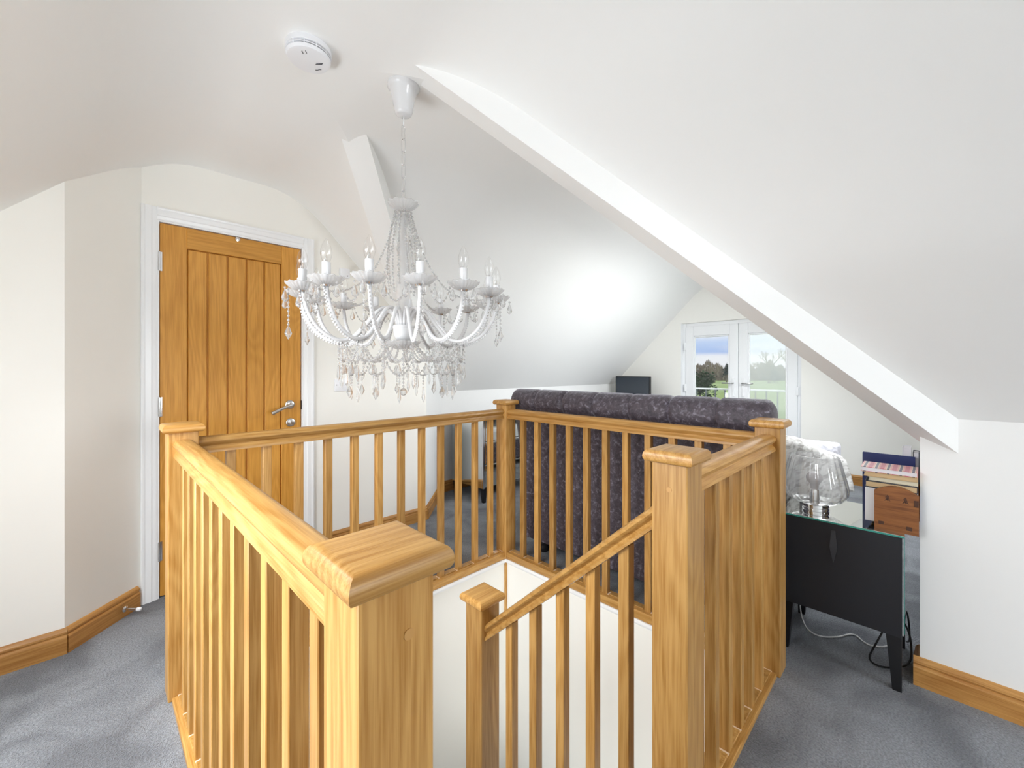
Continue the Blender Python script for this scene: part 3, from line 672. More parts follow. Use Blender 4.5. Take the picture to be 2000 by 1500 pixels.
# ------------------------------------------------------------------ chandelier
def chandelier():
    CX, CY = .850, 1.445
    t = thing('chandelier', 'white multi-arm chandelier with glass pans, candle bulbs and hanging crystal drops', 'chandelier', (CX, CY, ZC))
    Z = -ZC
    put('ceiling_rose', B().lathe([(0, -.002), (.056, -.002), (.061, -.006), (.061, -.014), (.056, -.020), (.051, -.026), (.036, -.095), (.035, -.106), (.030, -.117), (.022, -.122), (.0, -.123)], 40).mesh('rose', ENAMEL, auto=40), t)
    # chain
    L_, w_ = .028, .0088
    pts = [(w_*cos(a), 0, w_*sin(a)+(L_-w_)*(1 if sin(a) >= 0 else -1)) for a in [2*pi*k/20+.001 for k in range(20)]]
    link = B().tube(pts, 0.0016, 6, closed=True).mesh('link', CHROME, smooth=True)
    put('hook', B().tube([(0, 0, -.12), (0, 0, -.165)], .0022, 8).mesh('hook', ENAMEL, smooth=True), t)
    z = -.165-L_+.004
    k = 0
    while z > 1.835+Z:
        put('chain_link', link, t, (0, 0, z), (0, 0, pi/2*(k % 2)+.3)); z -= 2*L_-.0055; k += 1
    zt = 1.815+Z
    pan_prof = [(.010, 0), (.020, .001), (.030, .004), (.040, .010), (.047, .017), (.0515, .0205), (.053, .0225), (.0515, .0245), (.0475, .0225), (.040, .015), (.030, .009), (.020, .005), (.010, .004)]
    def scallop(scale, lobes=12, n=96):
        b = B(); b.lathe([(r*scale, z_*scale) for r, z_ in pan_prof], n)
        for v in b.m.verts:
            r = sqrt(v.co.x**2+v.co.y**2)/scale; a = math.atan2(v.co.y, v.co.x)
            f = max(0, (r-.022)/.028)
            g = abs(cos(lobes*a/2))**.7; s_ = 1+f*(.10*g-.07); v.co.x *= s_; v.co.y *= s_; v.co.z += .003*scale*f*(g-.5)+.0012*scale*cos(24*a)*min(1, r/.03)
        return b.mesh('pan', PANG, smooth=True)
    put('top_pan', scallop(1.1), t, (0, 0, zt))
    # column
    col = [(.006, 1.80), (.020, 1.795), (.024, 1.77), (.014, 1.745), (.012, 1.72), (.022, 1.69), (.027, 1.66), (.02, 1.63), (.012, 1.61), (.016, 1.58), (.025, 1.54), (.028, 1.50), (.020, 1.45), (.014, 1.42), (.014, 1.37), (.03, 1.36)]
    put('column', B().lathe([(r, z_+Z) for r, z_ in col], 24).mesh('column', PANG, smooth=True), t)
    put('hub_cup', B().lathe([(0, 1.352+Z), (.040, 1.354+Z), (.043, 1.358+Z), (.043, 1.364+Z), (.040, 1.362+Z), (.039, 1.345+Z), (.036, 1.325+Z), (.028, 1.308+Z), (.012, 1.300+Z), (0, 1.299+Z)], 32).mesh('cup', ENAMEL, auto=40), t)
    put('bottom_pan', scallop(1.25), t, (0, 0, 1.272+Z))
    # arms
    prof = [(.022, 1.352), (.030, 1.392), (.058, 1.424), (.095, 1.418), (.14, 1.365), (.19, 1.312), (.245, 1.298), (.305, 1.328), (.345, 1.385), (.362, 1.455)]
    path = catmull([(r, 0, z_+Z) for r, z_ in prof], 7)
    armme = B().tube(path, .0068, 10).mesh('arm', ENAMEL, smooth=True)
    bb = B(); acc = 0
    for i in range(len(path)-1):
        p, q = path[i], path[i+1]
        if p.x < .13: continue
        d = (q-p); ln = d.length; nrm = Vector((d.z, 0, -d.x)).normalized()
        m_ = max(1, int(ln/.0085))
        for j in range(m_):
            c = p+d*(j/m_)+nrm*.0092
            bb.bead((c.x, c.y, c.z), .0045)
    beadme = bb.mesh('arm_beading', ENAMEL, smooth=True)
    panme = scallop(1.0)
    RA, ZP = .362, 1.455+Z
    holder = B().lathe([(0, -.004), (.013, -.004), (.016, .001), (.013, .004), (0, .004)], 20).mesh('holder', CHROME, auto=40)
    sleeve = B().lathe([(0, 0), (.0125, 0), (.0125, .012), (.0132, .0135), (.0132, .066), (.0, .066)], 20).mesh('sleeve', ENAMEL, auto=40)
    bulbp = [(.0085, 0), (.011, .004), (.0155, .016), (.0175, .028), (.0165, .040), (.0125, .054), (.0065, .067), (.002, .075), (0, .0765)]
    bulb = B().lathe(bulbp, 20).mesh('bulb', BULBG, smooth=True)
    fil = B().lathe([(0, 0), (.0035, 0), (.0028, .018), (.0012, .024)], 8).mesh('stem', CRYSTAL, smooth=True)
    NA = 15; ang = []
    # angle of the arm seen nearest: measured from the direction towards the camera
    base = math.atan2(-CY, -CX)
    for k in range(NA):
        a = base+radians(8+24*k); ang.append(a)
        arm = put('arm', armme, t, (0, 0, 0), (0, 0, a))
        bd = put('arm_beading', beadme, arm); bd['kind'] = 'stuff'
        put('pan_holder', holder, arm, (RA, 0, ZP))
        put('drip_pan', panme, arm, (RA, 0, ZP+.001), (0, 0, k*.7))
        put('candle_sleeve', sleeve, arm, (RA, 0, ZP+.006))
        put('bulb', bulb, arm, (RA, 0, ZP+.071))
        put('filament_stem', fil, arm, (RA, 0, ZP+.071))
    def pol(r, a, z_): return Vector((r*cos(a), r*sin(a), z_+Z))
    # crystal drop shapes (origin at the top)
    def facet(prof, n=6): return B().lathe(prof, n).mesh('drop', CRYSTAL)
    tear = facet([(.0004, 0), (.0035, -.006), (.0085, -.020), (.0105, -.028), (.0080, -.036), (.0006, -.041)], 8)
    spear = facet([(.0005, 0), (.0035, -.004), (.0028, -.008), (.0065, -.040), (.0055, -.045), (.0003, -.058)], 6)
    kite = facet([(.0005, 0), (.004, -.006), (.0115, -.026), (.0008, -.046)], 6)
    ball = facet([(.0005, 0), (.008, -.003), (.0145, -.012), (.0145, -.020), (.008, -.029), (.0005, -.032)], 10)
    def strand(P, Q, sag, r=.0052, step=.0128, name='bead_strand', bulge=None):
        P, Q = Vector(P), Vector(Q); n = max(3, int(((Q-P).length+sag*1.2)/step))
        b = B(); prev = None
        for i in range(n+1):
            u = i/n; p = P.lerp(Q, u); p.z -= sag*4*u*(1-u)
            if bulge: p += bulge*4*u*(1-u)
            b.bead(p, r)
            if prev is not None: b.tube([prev, p], .0011, 4, caps=False)
            prev = p
        o = put(name, b.mesh('beads', BEADG), t); o['kind'] = 'stuff'; return o
    # strands from the top pan
    for k in range(NA):
        a = ang[k]
        if k % 3 == 0: strand(pol(.03, a, 1.805), pol(.31, a, 1.468), .10, bulge=Vector((-.03*cos(a), -.03*sin(a), 0)))
        else: strand(pol(.03, a, 1.805), pol(.052, a, 1.52-.03*(k % 2)), 0, bulge=Vector((.018*cos(a), .018*sin(a), 0)))
    for k in range(NA):
        a, a2 = ang[k], ang[(k+1) % NA]
        am = a+radians(12)
        # swags between pans
        strand(pol(.335, a+.1, 1.462), pol(.335, a2-.1, 1.462), .055, .0048)
        # pan drops
        for j, (da, rr) in enumerate(((0, .415), (.125, .365), (-.125, .365))):
            p = pol(rr, a+da, 1.470)
            put('crystal_drop', tear, t, p-Vector((0, 0, .016)), (0, 0, a))
            b = B().bead((0, 0, 0), .0045); put('drop_bead', b.mesh('drop_bead', BEADG), t, p-Vector((0, 0, .010)))
        # long strand from the pan on the outer side
        if k % 2 == 0:
            P = pol(.405, a, 1.455); strand(P, P-Vector((0, 0, .115)), 0, .0045); put('crystal_drop', kite, t, P-Vector((0, 0, .118)), (0, 0, a))
        # strands under the arms
        ln = .075 if k % 2 else .10
        P = pol(.235, a, 1.292); Q = P-Vector((0, 0, ln)); strand(P, Q, 0)
        put('crystal_drop', spear, t, Q-Vector((0, 0, .008)), (0, 0, a))
        # swags between the low points
        strand(pol(.232, a, 1.288), pol(.232, a2, 1.288), .065)
        M_ = pol(.222, am, 1.288-.073); put('crystal_drop', tear, t, M_, (0, 0, a))
        # inner swags to the bottom pan
        strand(pol(.215, a, 1.285), pol(.055, a, 1.285), .06, .0048)
        # second, lower row
        zq = 1.292-.075
        strand(pol(.20, a, zq), pol(.20, a2, zq), .045, .0048)
        P = pol(.197, am, zq-.045); strand(P, P-Vector((0, 0, .03)), 0, .0045); put('crystal_drop', (spear, kite)[k % 2], t, P-Vector((0, 0, .038)), (0, 0, a))
        if k % 3 == 0:
            P = pol(.12, a, 1.225); strand(P, P-Vector((0, 0, .05)), 0, .0045); put('crystal_drop', spear, t, P-Vector((0, 0, .056)), (0, 0, a))
    P = Vector((0, 0, 1.268+Z)); strand(P, P-Vector((0, 0, .14)), 0, .0055); put('crystal_ball', ball, t, P-Vector((0, 0, .146)))
chandelier()

# ------------------------------------------------------------------ bed with rolled headboard, throw
def bed():
    t = thing('bed', 'mauve crushed velvet sleigh bed with a rolled headboard behind the balustrade', 'bed', (2.06, 1.22, 0))
    o = Vector((2.06, 1.22, 0))
    y0, y1 = .50, 1.93
    # headboard: side profile (x,z) swept along y with shallow dips at the button seams
    prof = []
    for i in range(0, 25):      # roll
        a = radians(200)-radians(330)*i/24
        prof.append((2.075+.083*cos(a), .980+.083*sin(a)))
    prof = [(2.045, .075), (2.045, .30), (2.046, .6), (2.046, .86)]+[(2.068+.083*cos(a), .980+.083*sin(a)) for a in [radians(240)-radians(300)*i/22 for i in range(23)]]+[(2.13, .90), (2.135, .6), (2.135, .075)]
    n = len(prof); b = B(); rows = []
    ny = 150; ya, yb = .462, 2.012
    seams = [ya+(yb-ya)*k/7 for k in range(1, 7)]
    for j in range(ny+1):
        y = ya+(yb-ya)*j/ny; row = []
        e = min(y-ya, yb-y); er = 1-.35*max(0, 1-e/.03)**2
        dip = sum(math.exp(-((y-s)/.009)**2) for s in seams)
        for (x, z) in prof:
            if z > .885:
                cx, cz = 2.068, .980
                f = er-.15*dip
                row.append(b.m.verts.new((cx+(x-cx)*f-o.x, y-o.y, cz+(z-cz)*f)))
            else:
                yy = y0+(y1-y0)*(y-ya)/(yb-ya); row.append(b.m.verts.new((x-o.x, yy-o.y, z)))
        rows.append(row)
    for j in range(ny):
        for k in range(n): b.m.faces.new((rows[j][k], rows[j][(k+1) % n], rows[j+1][(k+1) % n], rows[j+1][k]))
    b.m.faces.new(rows[0][::-1]); b.m.faces.new(rows[-1])
    hb = put('headboard', b.mesh('headboard', VELVET, auto=50), t)
    put('side_piping', B().tube([(2.043-o.x, y1-o.y, .08), (2.043-o.x, y1-o.y, .86)], .004, 8).mesh('piping', SILVERV, smooth=True), hb)
    foot = B().lathe([(0, 0), (.022, 0), (.030, .012), (.034, .03), (.028, .045), (.030, .055), (.036, .062), (.036, .078), (0, .078)], 20).mesh('foot', LEGB, auto=40)
    for (x, y) in ((2.085, 1.78), (2.085, .64), (4.2, 1.78), (4.2, .64)): put('bun_foot', foot, t, (x-o.x, y-o.y, 0))
    part('base', t, 2.135, 4.22, .52, 1.92, .075, .30, VELVET, .02, 2)
    part('mattress', t, 2.14, 4.18, .53, 1.91, .30, .50, UPVC, .05, 3)
    fb = part('footboard', t, 4.22, 4.30, .49, 1.95, .075, .60, SILVERV, .03, 3)
    # pillows rest on the mattress
    for i, y in enumerate((.90, 1.54)):
        b = B(); t2 = bmesh.new(); bmesh.ops.create_uvsphere(t2, u_segments=28, v_segments=16, radius=1)
        for v in t2.verts:
            x, yy, z = v.co; e = lambda q: math.copysign(abs(q)**.55, q)
            v.co = Vector((e(x)*.20, e(yy)*.31, z*.10*(1-.25*max(abs(x), abs(yy)))))
        b.absorb(t2)
        p = put('pillow', b.mesh('pillow', UPVC, smooth=True), None, (2.40, y, .645), (0, -.55, 0))
        tag(p, ['white pillow propped against the headboard on the side of the glass lamp', 'white pillow propped against the headboard on the side of the mirrored chest'][i], 'pillow', 'pillows on the bed')
bed()
def throw():
    b = B(); nx, ny = 70, 46; rows = []
    def top(x):
        P = [(2.32, .81), (2.5, .85), (2.9, .79), (3.3, .69), (3.7, .61), (4.0, .55), (4.2, .525)]
        for (a, za), (c, z_) in zip(P, P[1:]):
            if x <= c: u = (x-a)/(c-a); u = u*u*(3-2*u); return za+(z_-za)*u
        return P[-1][1]
    for i in range(nx+1):
        x = 2.32+(4.20-2.32)*i/nx; row = []
        zt = top(x)
        for j in range(ny+1):
            s = j/ny                      # 0 = far side of bed top, 1 = hem of the side drape
            if s < .6: y = 1.88-(1.88-.53)*s/.6; z = zt-.03*(max(0, (y-.53-1.15))/.2)**2
            else:
                u = (s-.6)/.4; a = min(1, u*3)*pi/2
                y = .53-.075*sin(a)-.035*max(0, u-.33); z = zt-.075*(1-cos(a))-(zt-.075-.24)*max(0, u-.33)/.67
            fold = .020*sin(x*17+2.2*s*s+.9*sin(x*5))*(.35+1.0*max(0, s-.5))+.010*sin(x*31+s*7)*s
            if s < .6: z += .6*fold
            else: y += fold*1.3; z += .006*sin(x*40)
            if x < 2.56: y = max(y, .472)          # hangs clear of the bedside table
            row.append(b.m.verts.new((x-3.2+(.10*max(0, s-.75)*4*(x-3.2)/1.0*.18), y-1.2, z)))
        rows.append(row)
    for i in range(nx):
        for j in range(ny): b.m.faces.new((rows[i][j], rows[i+1][j], rows[i+1][j+1], rows[i][j+1]))
    me = b.mesh('throw', THROW, smooth=True)
    o = put('throw_blanket', me, None, (3.2, 1.2, 0)); tag(o, 'cream ribbed throw blanket draped over the bed and hanging at its side', 'blanket')
    m = o.modifiers.new('thickness', 'SOLIDIFY'); m.thickness = .008
throw()

# ------------------------------------------------------------------ mirrored furniture
def nightstand():
    t = thing('bedside_table', 'mirrored bedside table with a black back panel and tapered black legs', 'bedside table', (2.10, .25, 0))
    o = Vector((2.10, .25, 0)); x0, x1, y0, y1, zb, zt = 2.10, 2.47, .06, .45, .20, .572
    part('back_panel', t, x0, x0+.012, y0+.004, y1-.004, zb, zt, BLACK, .001)
    part('carcass', t, x0+.012, x1-.012, y0+.006, y1-.006, zb, zt, BLACK, .001)
    part('mirror_side', t, x0+.001, x1, y0-.002, y0+.004, zb+.01, zt, MIRROR, .001)
    part('mirror_side', t, x0+.001, x1, y1-.004, y1+.002, zb+.01, zt, MIRROR, .001)
    for i in range(2):
        d = part('drawer', t, x1-.012, x1+.004, y0+.008, y1-.008, zb+.008+i*.182, zb+.18+i*.182, MIRROR, .003)
        put('knob', B().lathe([(0, 0), (.005, 0), (.005, -.012), (.012, -.016), (.012, -.024), (0, -.027)], 16, axis=0).mesh('knob', CRYSTAL, smooth=True), d, (.008, 0, 0))
    part('mirror_top', t, x0-.002, x1+.008, y0-.004, y1+.004, zt, zt+.007, MIRROR, .001)
    part('glass_edge', t, x0-.004, x0-.002, y0-.004, y1+.004, zt+.0005, zt+.0065, TEAL, 0)
    part('glass_edge', t, x0-.002, x0+.001, y0-.004, y0-.002, zb+.02, zt+.0065, TEAL, 0)
    for (x, y, sx, sy) in ((x0+.022, y0+.026, 1, 1), (x0+.022, y1-.026, 1, -1), (x1-.028, y0+.026, -1, 1), (x1-.028, y1-.026, -1, -1)):
        b = B(); r = .022; q = .013
        top = [(-r, -r), (r, -r), (r, r), (-r, r)]
        bot = [(-r if sx > 0 else r-2*q, -r if sy > 0 else r-2*q), (-r+2*q if sx > 0 else r, -r if sy > 0 else r-2*q), (-r+2*q if sx > 0 else r, -r+2*q if sy > 0 else r), (-r if sx > 0 else r-2*q, -r+2*q if sy > 0 else r)]
        b.quadmesh([(a, c, zb) for a, c in top]+[(a, c, 0) for a, c in bot], [(0, 1, 2, 3), (4, 5, 6, 7), (0, 1, 5, 4), (1, 2, 6, 5), (2, 3, 7, 6), (3, 0, 4, 7)])
        put('leg', b.mesh('leg', LEGB), t, (x-o.x, y-o.y, 0))
    st = B(); st.quadmesh([(-.003, .006, .0), (-.003, -.006, .0), (-.006, -.013, -.07), (-.004, .0, -.13), (-.006, .013, -.07)], [(0, 1, 2, 3, 4)])
    sp = put('strap', st.mesh('strap', plain('dark_grey_ribbon', (.035, .037, .045), .5)), t, (0, .265-o.y, .545))
    m = sp.modifiers.new('thickness', 'SOLIDIFY'); m.thickness = .002
nightstand()
def chest():
    t = thing('mirrored_chest', 'mirrored drawer chest on short black legs against the low white bedroom wall', 'chest', (2.43, 3.05, 0))
    o = Vector((2.43, 3.05, 0)); x0, x1, y0, y1, zb, zt = 2.43, 3.28, 2.78, 3.24, .13, .76
    part('carcass', t, x0+.006, x1-.006, y0+.02, y1, zb, zt-.01, BLACK, .002)
    part('mirror_side', t, x0, x0+.006, y0+.022, y1, zb, zt-.01, MIRROR, .001); part('mirror_side', t, x1-.006, x1, y0+.022, y1, zb, zt-.01, MIRROR, .001)
    part('corner_strip', t, x0-.001, x0+.022, y0, y0+.022, zb, zt-.01, CHROME, .002); part('corner_strip', t, x1-.022, x1+.001, y0, y0+.022, zb, zt-.01, CHROME, .002)
    part('top', t, x0-.008, x1+.008, y0-.008, y1, zt-.01, zt, MIRROR, .002)
    for i in range(3):
        z0 = zb+.01+i*.205
        d = part('drawer', t, x0+.026, x1-.026, y0+.002, y0+.02, z0, z0+.195, MIRROR, .004)
        for xx in (-.2, .2): put('knob', B().lathe([(0, 0), (.006, 0), (.006, .012), (.013, .017), (.013, .025), (0, .029)], 16, axis=1).mesh('knob', CRYSTAL, smooth=True), d, (xx, -.009, 0))
        part('silver_bead', t, x0+.024, x1-.024, y0-.003, y0+.002, z0+.196, z0+.203, CHROME, .001)
    for (x, y) in ((x0+.03, y0+.03), (x1-.03, y0+.03), (x0+.03, y1-.03), (x1-.03, y1-.03)):
        b = B().quadmesh([(-.022, -.022, zb), (.022, -.022, zb), (.022, .022, zb), (-.022, .022, zb), (-.013, -.013, 0), (.013, -.013, 0), (.013, .013, 0), (-.013, .013, 0)], [(0, 1, 2, 3), (4, 5, 6, 7), (0, 1, 5, 4), (1, 2, 6, 5), (2, 3, 7, 6), (3, 0, 4, 7)])
        put('leg', b.mesh('leg', LEGB), t, (x-o.x, y-o.y, 0))
chest()
def tv():
    t = thing('tv_stand', 'low black cabinet in the bedroom corner under the television', 'cabinet', (5.2, 2.86, 0))
    part('body', t, 5.02, 5.50, 2.46, 3.26, .06, .70, BLACK, .004); part('plinth', t, 5.05, 5.48, 2.5, 3.22, 0, .06, LEGB, .002)
    for i in range(2): part('door', t, 5.005, 5.02, 2.47+.395*i, 2.855+.395*i, .08, .69, BLACK, .003)
    t = thing('television', 'flat black television screen in the corner by the French doors', 'television', (5.3, 2.94, .70))
    scr = plain('dark_screen', (.035, .045, .06), .18)
    part('housing', t, 5.285, 5.325, 2.640, 3.165, .765, 1.10, LEGB, .004); part('screen', t, 5.283, 5.286, 2.654, 3.151, .782, 1.088, scr, .0)
    part('stand_neck', t, 5.295, 5.315, 2.9, 2.98, .712, .77, LEGB); part('stand_base', t, 5.23, 5.38, 2.80, 3.08, .70, .712, LEGB, .003)
tv()

# ------------------------------------------------------------------ lamp, books and cables on the bedside table
ZT = .579
def lamp():
    t = thing('table_lamp', 'table lamp with a ribbed clear glass shade on a chrome base', 'lamp', (2.245, .350, ZT))
    put('base', B().lathe([(0, 0), (.054, 0), (.055, .002), (.055, .012), (.053, .014), (.053, .016), (.055, .018), (.055, .027), (.052, .029), (0, .029)], 40).mesh('base', CHROME, auto=40), t)
    put('lamp_holder', B().lathe([(0, .029), (.0185, .029), (.0185, .085), (.016, .088), (0, .088)], 28).mesh('holder', CHROME, auto=40), t)
    bp = [(.015, .088), (.0165, .108), (.020, .112), (.030, .128), (.0315, .138), (.029, .148), (.021, .158), (.010, .1625), (0, .163)]
    put('bulb', B().lathe(bp, 28).mesh('bulb', plain('frosted_bulb', (.80, .78, .82), .35), smooth=True), t)
    prof = [(.048, .030), (.078, .036), (.104, .052), (.119, .078), (.121, .098), (.115, .13), (.105, .17), (.095, .21), (.090, .228), (.086, .236), (.080, .238)]
    b = B(); seg = 120; rows = []
    for (r, z) in prof:
        row = []
        for k in range(seg):
            a = 2*pi*k/seg; rr = r*(1+.018*cos(20*a)); row.append(b.m.verts.new((rr*cos(a), rr*sin(a), z)))
        rows.append(row)
    for i in range(len(rows)-1):
        for k in range(seg): b.m.faces.new((rows[i][k], rows[i][(k+1) % seg], rows[i+1][(k+1) % seg], rows[i+1][k]))
    sh = put('lamp_shade', b.mesh('shade', LAMPG, smooth=True), t); m = sh.modifiers.new('thickness', 'SOLIDIFY'); m.thickness = .0025; m.offset = -1
lamp()
def book(name, label, x0, x1, y0, y1, z0, z1, cover, pages, spine='x1', rot=0, group=None, axis='z'):
    """closed book: two boards, a spine and a page block. axis = direction of the thickness"""
    c = ((x0+x1)/2, (y0+y1)/2, z0); t = thing(name, label, 'book', c, group, (0, 0, rot) if rot else None)
    X0, X1, Y0, Y1, Z1 = x0-c[0], x1-c[0], y0-c[1], y1-c[1], z1-z0; th = .0022
    def bx(n, a0, a1, b0, b1, c0, c1, m): put(n, B().box(a0, a1, b0, b1, c0, c1, .0006).mesh(n, m), t)
    if axis == 'z':
        bx('cover', X0, X1, Y0, Y1, 0, th, cover); bx('cover', X0, X1, Y0, Y1, Z1-th, Z1, cover)
        bx('spine', X0, X1, Y0, Y0+th, th, Z1-th, cover); bx('page_block', X0+.002, X1-.003, Y0+th, Y1-.003, th, Z1-th, pages)
    elif axis == 'x':
        bx('cover', X0, X0+th, Y0, Y1, 0, Z1, cover); bx('cover', X1-th, X1, Y0, Y1, 0, Z1, cover)
        bx('spine', X0+th, X1-th, Y0, Y0+th, 0, Z1, cover); bx('page_block', X0+th, X1-th, Y0+th, Y1-.003, .002, Z1-.003, pages)
    else:
        bx('cover', X0, X1, Y0, Y0+th, 0, Z1, cover); bx('cover', X0, X1, Y1-th, Y1, 0, Z1, cover)
        bx('spine', X1-th, X1, Y0+th, Y1-th, 0, Z1, cover); bx('page_block', X0+.003, X1-th, Y0+th, Y1-th, .002, Z1-.003, pages)
    return t
def striped():
    m, N, K, b = M('pink_striped_cover')
    t = N.new('ShaderNodeTexCoord'); sp = N.new('ShaderNodeSeparateXYZ'); K.new(t.outputs['Object'], sp.inputs[0])
    w = N.new('ShaderNodeTexWave'); w.wave_type = 'BANDS'; w.bands_direction = 'Y'; w.inputs['Scale'].default_value = 9; w.inputs['Distortion'].default_value = .4; K.new(t.outputs['Object'], w.inputs['Vector'])
    r = N.new('ShaderNodeValToRGB'); K.new(w.outputs[0], r.inputs[0]); e = r.color_ramp.elements; r.color_ramp.interpolation = 'CONSTANT'
    e[0].position = 0; e[0].color = (.12, .10, .16, 1); e[1].position = .30; e[1].color = (.80, .40, .38, 1)
    q = e.new(.10); q.color = (.82, .62, .45, 1); q = e.new(.72); q.color = (.62, .16, .20, 1)
    K.new(r.outputs[0], b.inputs['Base Color']); b.inputs['Roughness'].default_value = .3; return m
def books():
    PG = plain('white_pages', (.80, .78, .82), .8, bump=.3, bscale=900); TAN = plain('tan_pages', (.66, .48, .27), .85, bump=.3, bscale=900); CRM = plain('cream_pages', (.78, .72, .56), .85, bump=.3, bscale=900)
    NAVY = plain('navy_cover', (.012, .025, .14), .4); DARK = plain('dark_cover', (.03, .035, .06), .4); RED = striped(); WHT = plain('white_cover', (.86, .86, .88), .35); BRN = plain('brown_cover', (.25, .17, .10), .5)
    # wooden rack
    wood = oak('rack_wood', 1, (.33, .125, .035), (.19, .065, .018), .5, 0)
    dk = plain('dark_inlay', (.08, .028, .012), .5)
    t = thing('book_rack', 'reddish brown wooden book rack with arched end boards', 'book rack', (2.14, .081, ZT))
    def end(x):
        pr = [(-.062, 0), (.062, 0), (.062, .148)]+[(.062-.124*i/10, .148+.024*sin(pi*i/10)) for i in range(1, 10)]+[(-.062, .148)]
        e = put('end_board', B().prism(pr, (x, 0, 0), (x+.012, 0, 0), (0, 1, 0), (0, 0, 1)).mesh('end', wood), t)
        return e
    e = end(-.006); end(.21)
    put('rack_floor', B().box(.006, .21, -.05, .05, .012, .02).mesh('floor', wood), t)
    for (y, z, a, b_) in ((.042, .026, .008, .006), (-.036, .022, .008, .007), (-.055, .118, .006, .012)):
        put('tenon', B().box(-.0075, -.0055, y-a, y+a, z-b_, z+b_, .0005).mesh('tenon', dk), e)
    for yc in (.024, -.026):       # carved sprig: stems and leaves
        for k in range(7):
            a = -.9+.3*k; l = .014
            b = B().quadmesh([(0, 0, 0), (0, .002, l*.5), (0, 0, l), (0, -.002, l*.5)], [(0, 1, 2, 3)])
            put('carved_leaf', b.mesh('leaf', dk), e, (-.0066, yc+.012*sin(a), .112+.006*(k % 3)), (a*.9, 0, 0))
    g1, g2 = 'books standing in the wooden rack', 'books lying stacked on the rack'
    x = 2.153
    for i, (th, hh, cov, pg, w_) in enumerate(((.032, .130, WHT, PG, .150), (.040, .128, NAVY, PG, .146), (.035, .132, BRN, TAN, .14), (.045, .126, DARK, CRM, .14))):
        lab = ['white book standing first behind the end board of the rack', 'navy book standing second in the rack', 'brown book standing third in the rack', 'dark book standing last in the rack'][i]
        book('book', lab, x, x+th, .022, .022+w_, ZT+.02, ZT+.02+hh, cov, pg, group=g1, axis='x'); x += th+.003
    z = ZT+.1525
    for (h, cov, pg, y1, lab, x0, x1) in ((.024, DARK, TAN, .172, 'dark blue paperback with tan pages lowest in the stack', 2.150, 2.285), (.016, CRM, CRM, .163, 'cream paperback second from the bottom of the stack', 2.162, 2.29), (.018, TAN, TAN, .177, 'tan paperback directly under the pink hardback', 2.155, 2.285), (.019, RED, PG, .185, 'pink and red striped hardback on top of the book stack', 2.150, 2.28)):
        book('book', lab, x0, x1, .022, y1, z, z+h, cov, pg, group=g2); z += h+.0005
    book('book', 'large navy hardback standing upright behind the wooden rack', 2.372, 2.392, .02+.012, .198, ZT, .832, NAVY, PG, axis='x')
    book('book', 'tall dark book standing at the table edge behind the rack', 2.40, 2.465, .020, .040, ZT, .85, DARK, PG, axis='y')
    book('book', 'white hardback standing behind the large navy book', 2.40, 2.46, .044, .072, ZT, .868, WHT, PG, axis='y')
books()
def cables():
    CW = plain('clear_white_cable', (.82, .82, .82), .35)
    p = catmull([(2.41, .43, .19), (2.40, .43, .05), (2.345, .405, .006), (2.29, .37, .005), (2.285, .33, .005), (2.33, .28, .005), (2.39, .245, .005), (2.40, .222, .005), (2.37, .195, .005), (2.36, .165, .005), (2.40, .12, .006), (2.46, .085, .03)], 8)
    c0 = p[0]; o = put('lamp_cable', B().tube([q-c0 for q in p], .0028, 8).mesh('cable', CW, smooth=True), None, c0); tag(o, 'thin white lamp cable looping on the carpet under the bedside table', 'cable')
    CB = plain('black_cable', (.012, .012, .014), .4)
    p = catmull([(2.44, .10, .10), (2.40, .075, .14), (2.36, .048, .10), (2.33, .045, .02), (2.27, .075, .005), (2.22, .13, .005), (2.25, .165, .005), (2.32, .15, .04), (2.38, .10, .15), (2.42, .06, .17), (2.45, .05, .05), (2.50, .06, .006)], 8)
    c0 = p[0]; o = put('power_cable', B().tube([q-c0 for q in p], .0035, 8).mesh('cable', CB, smooth=True), None, c0); tag(o, 'black power cable tangled beside the bedside table leg', 'cable')
cables()

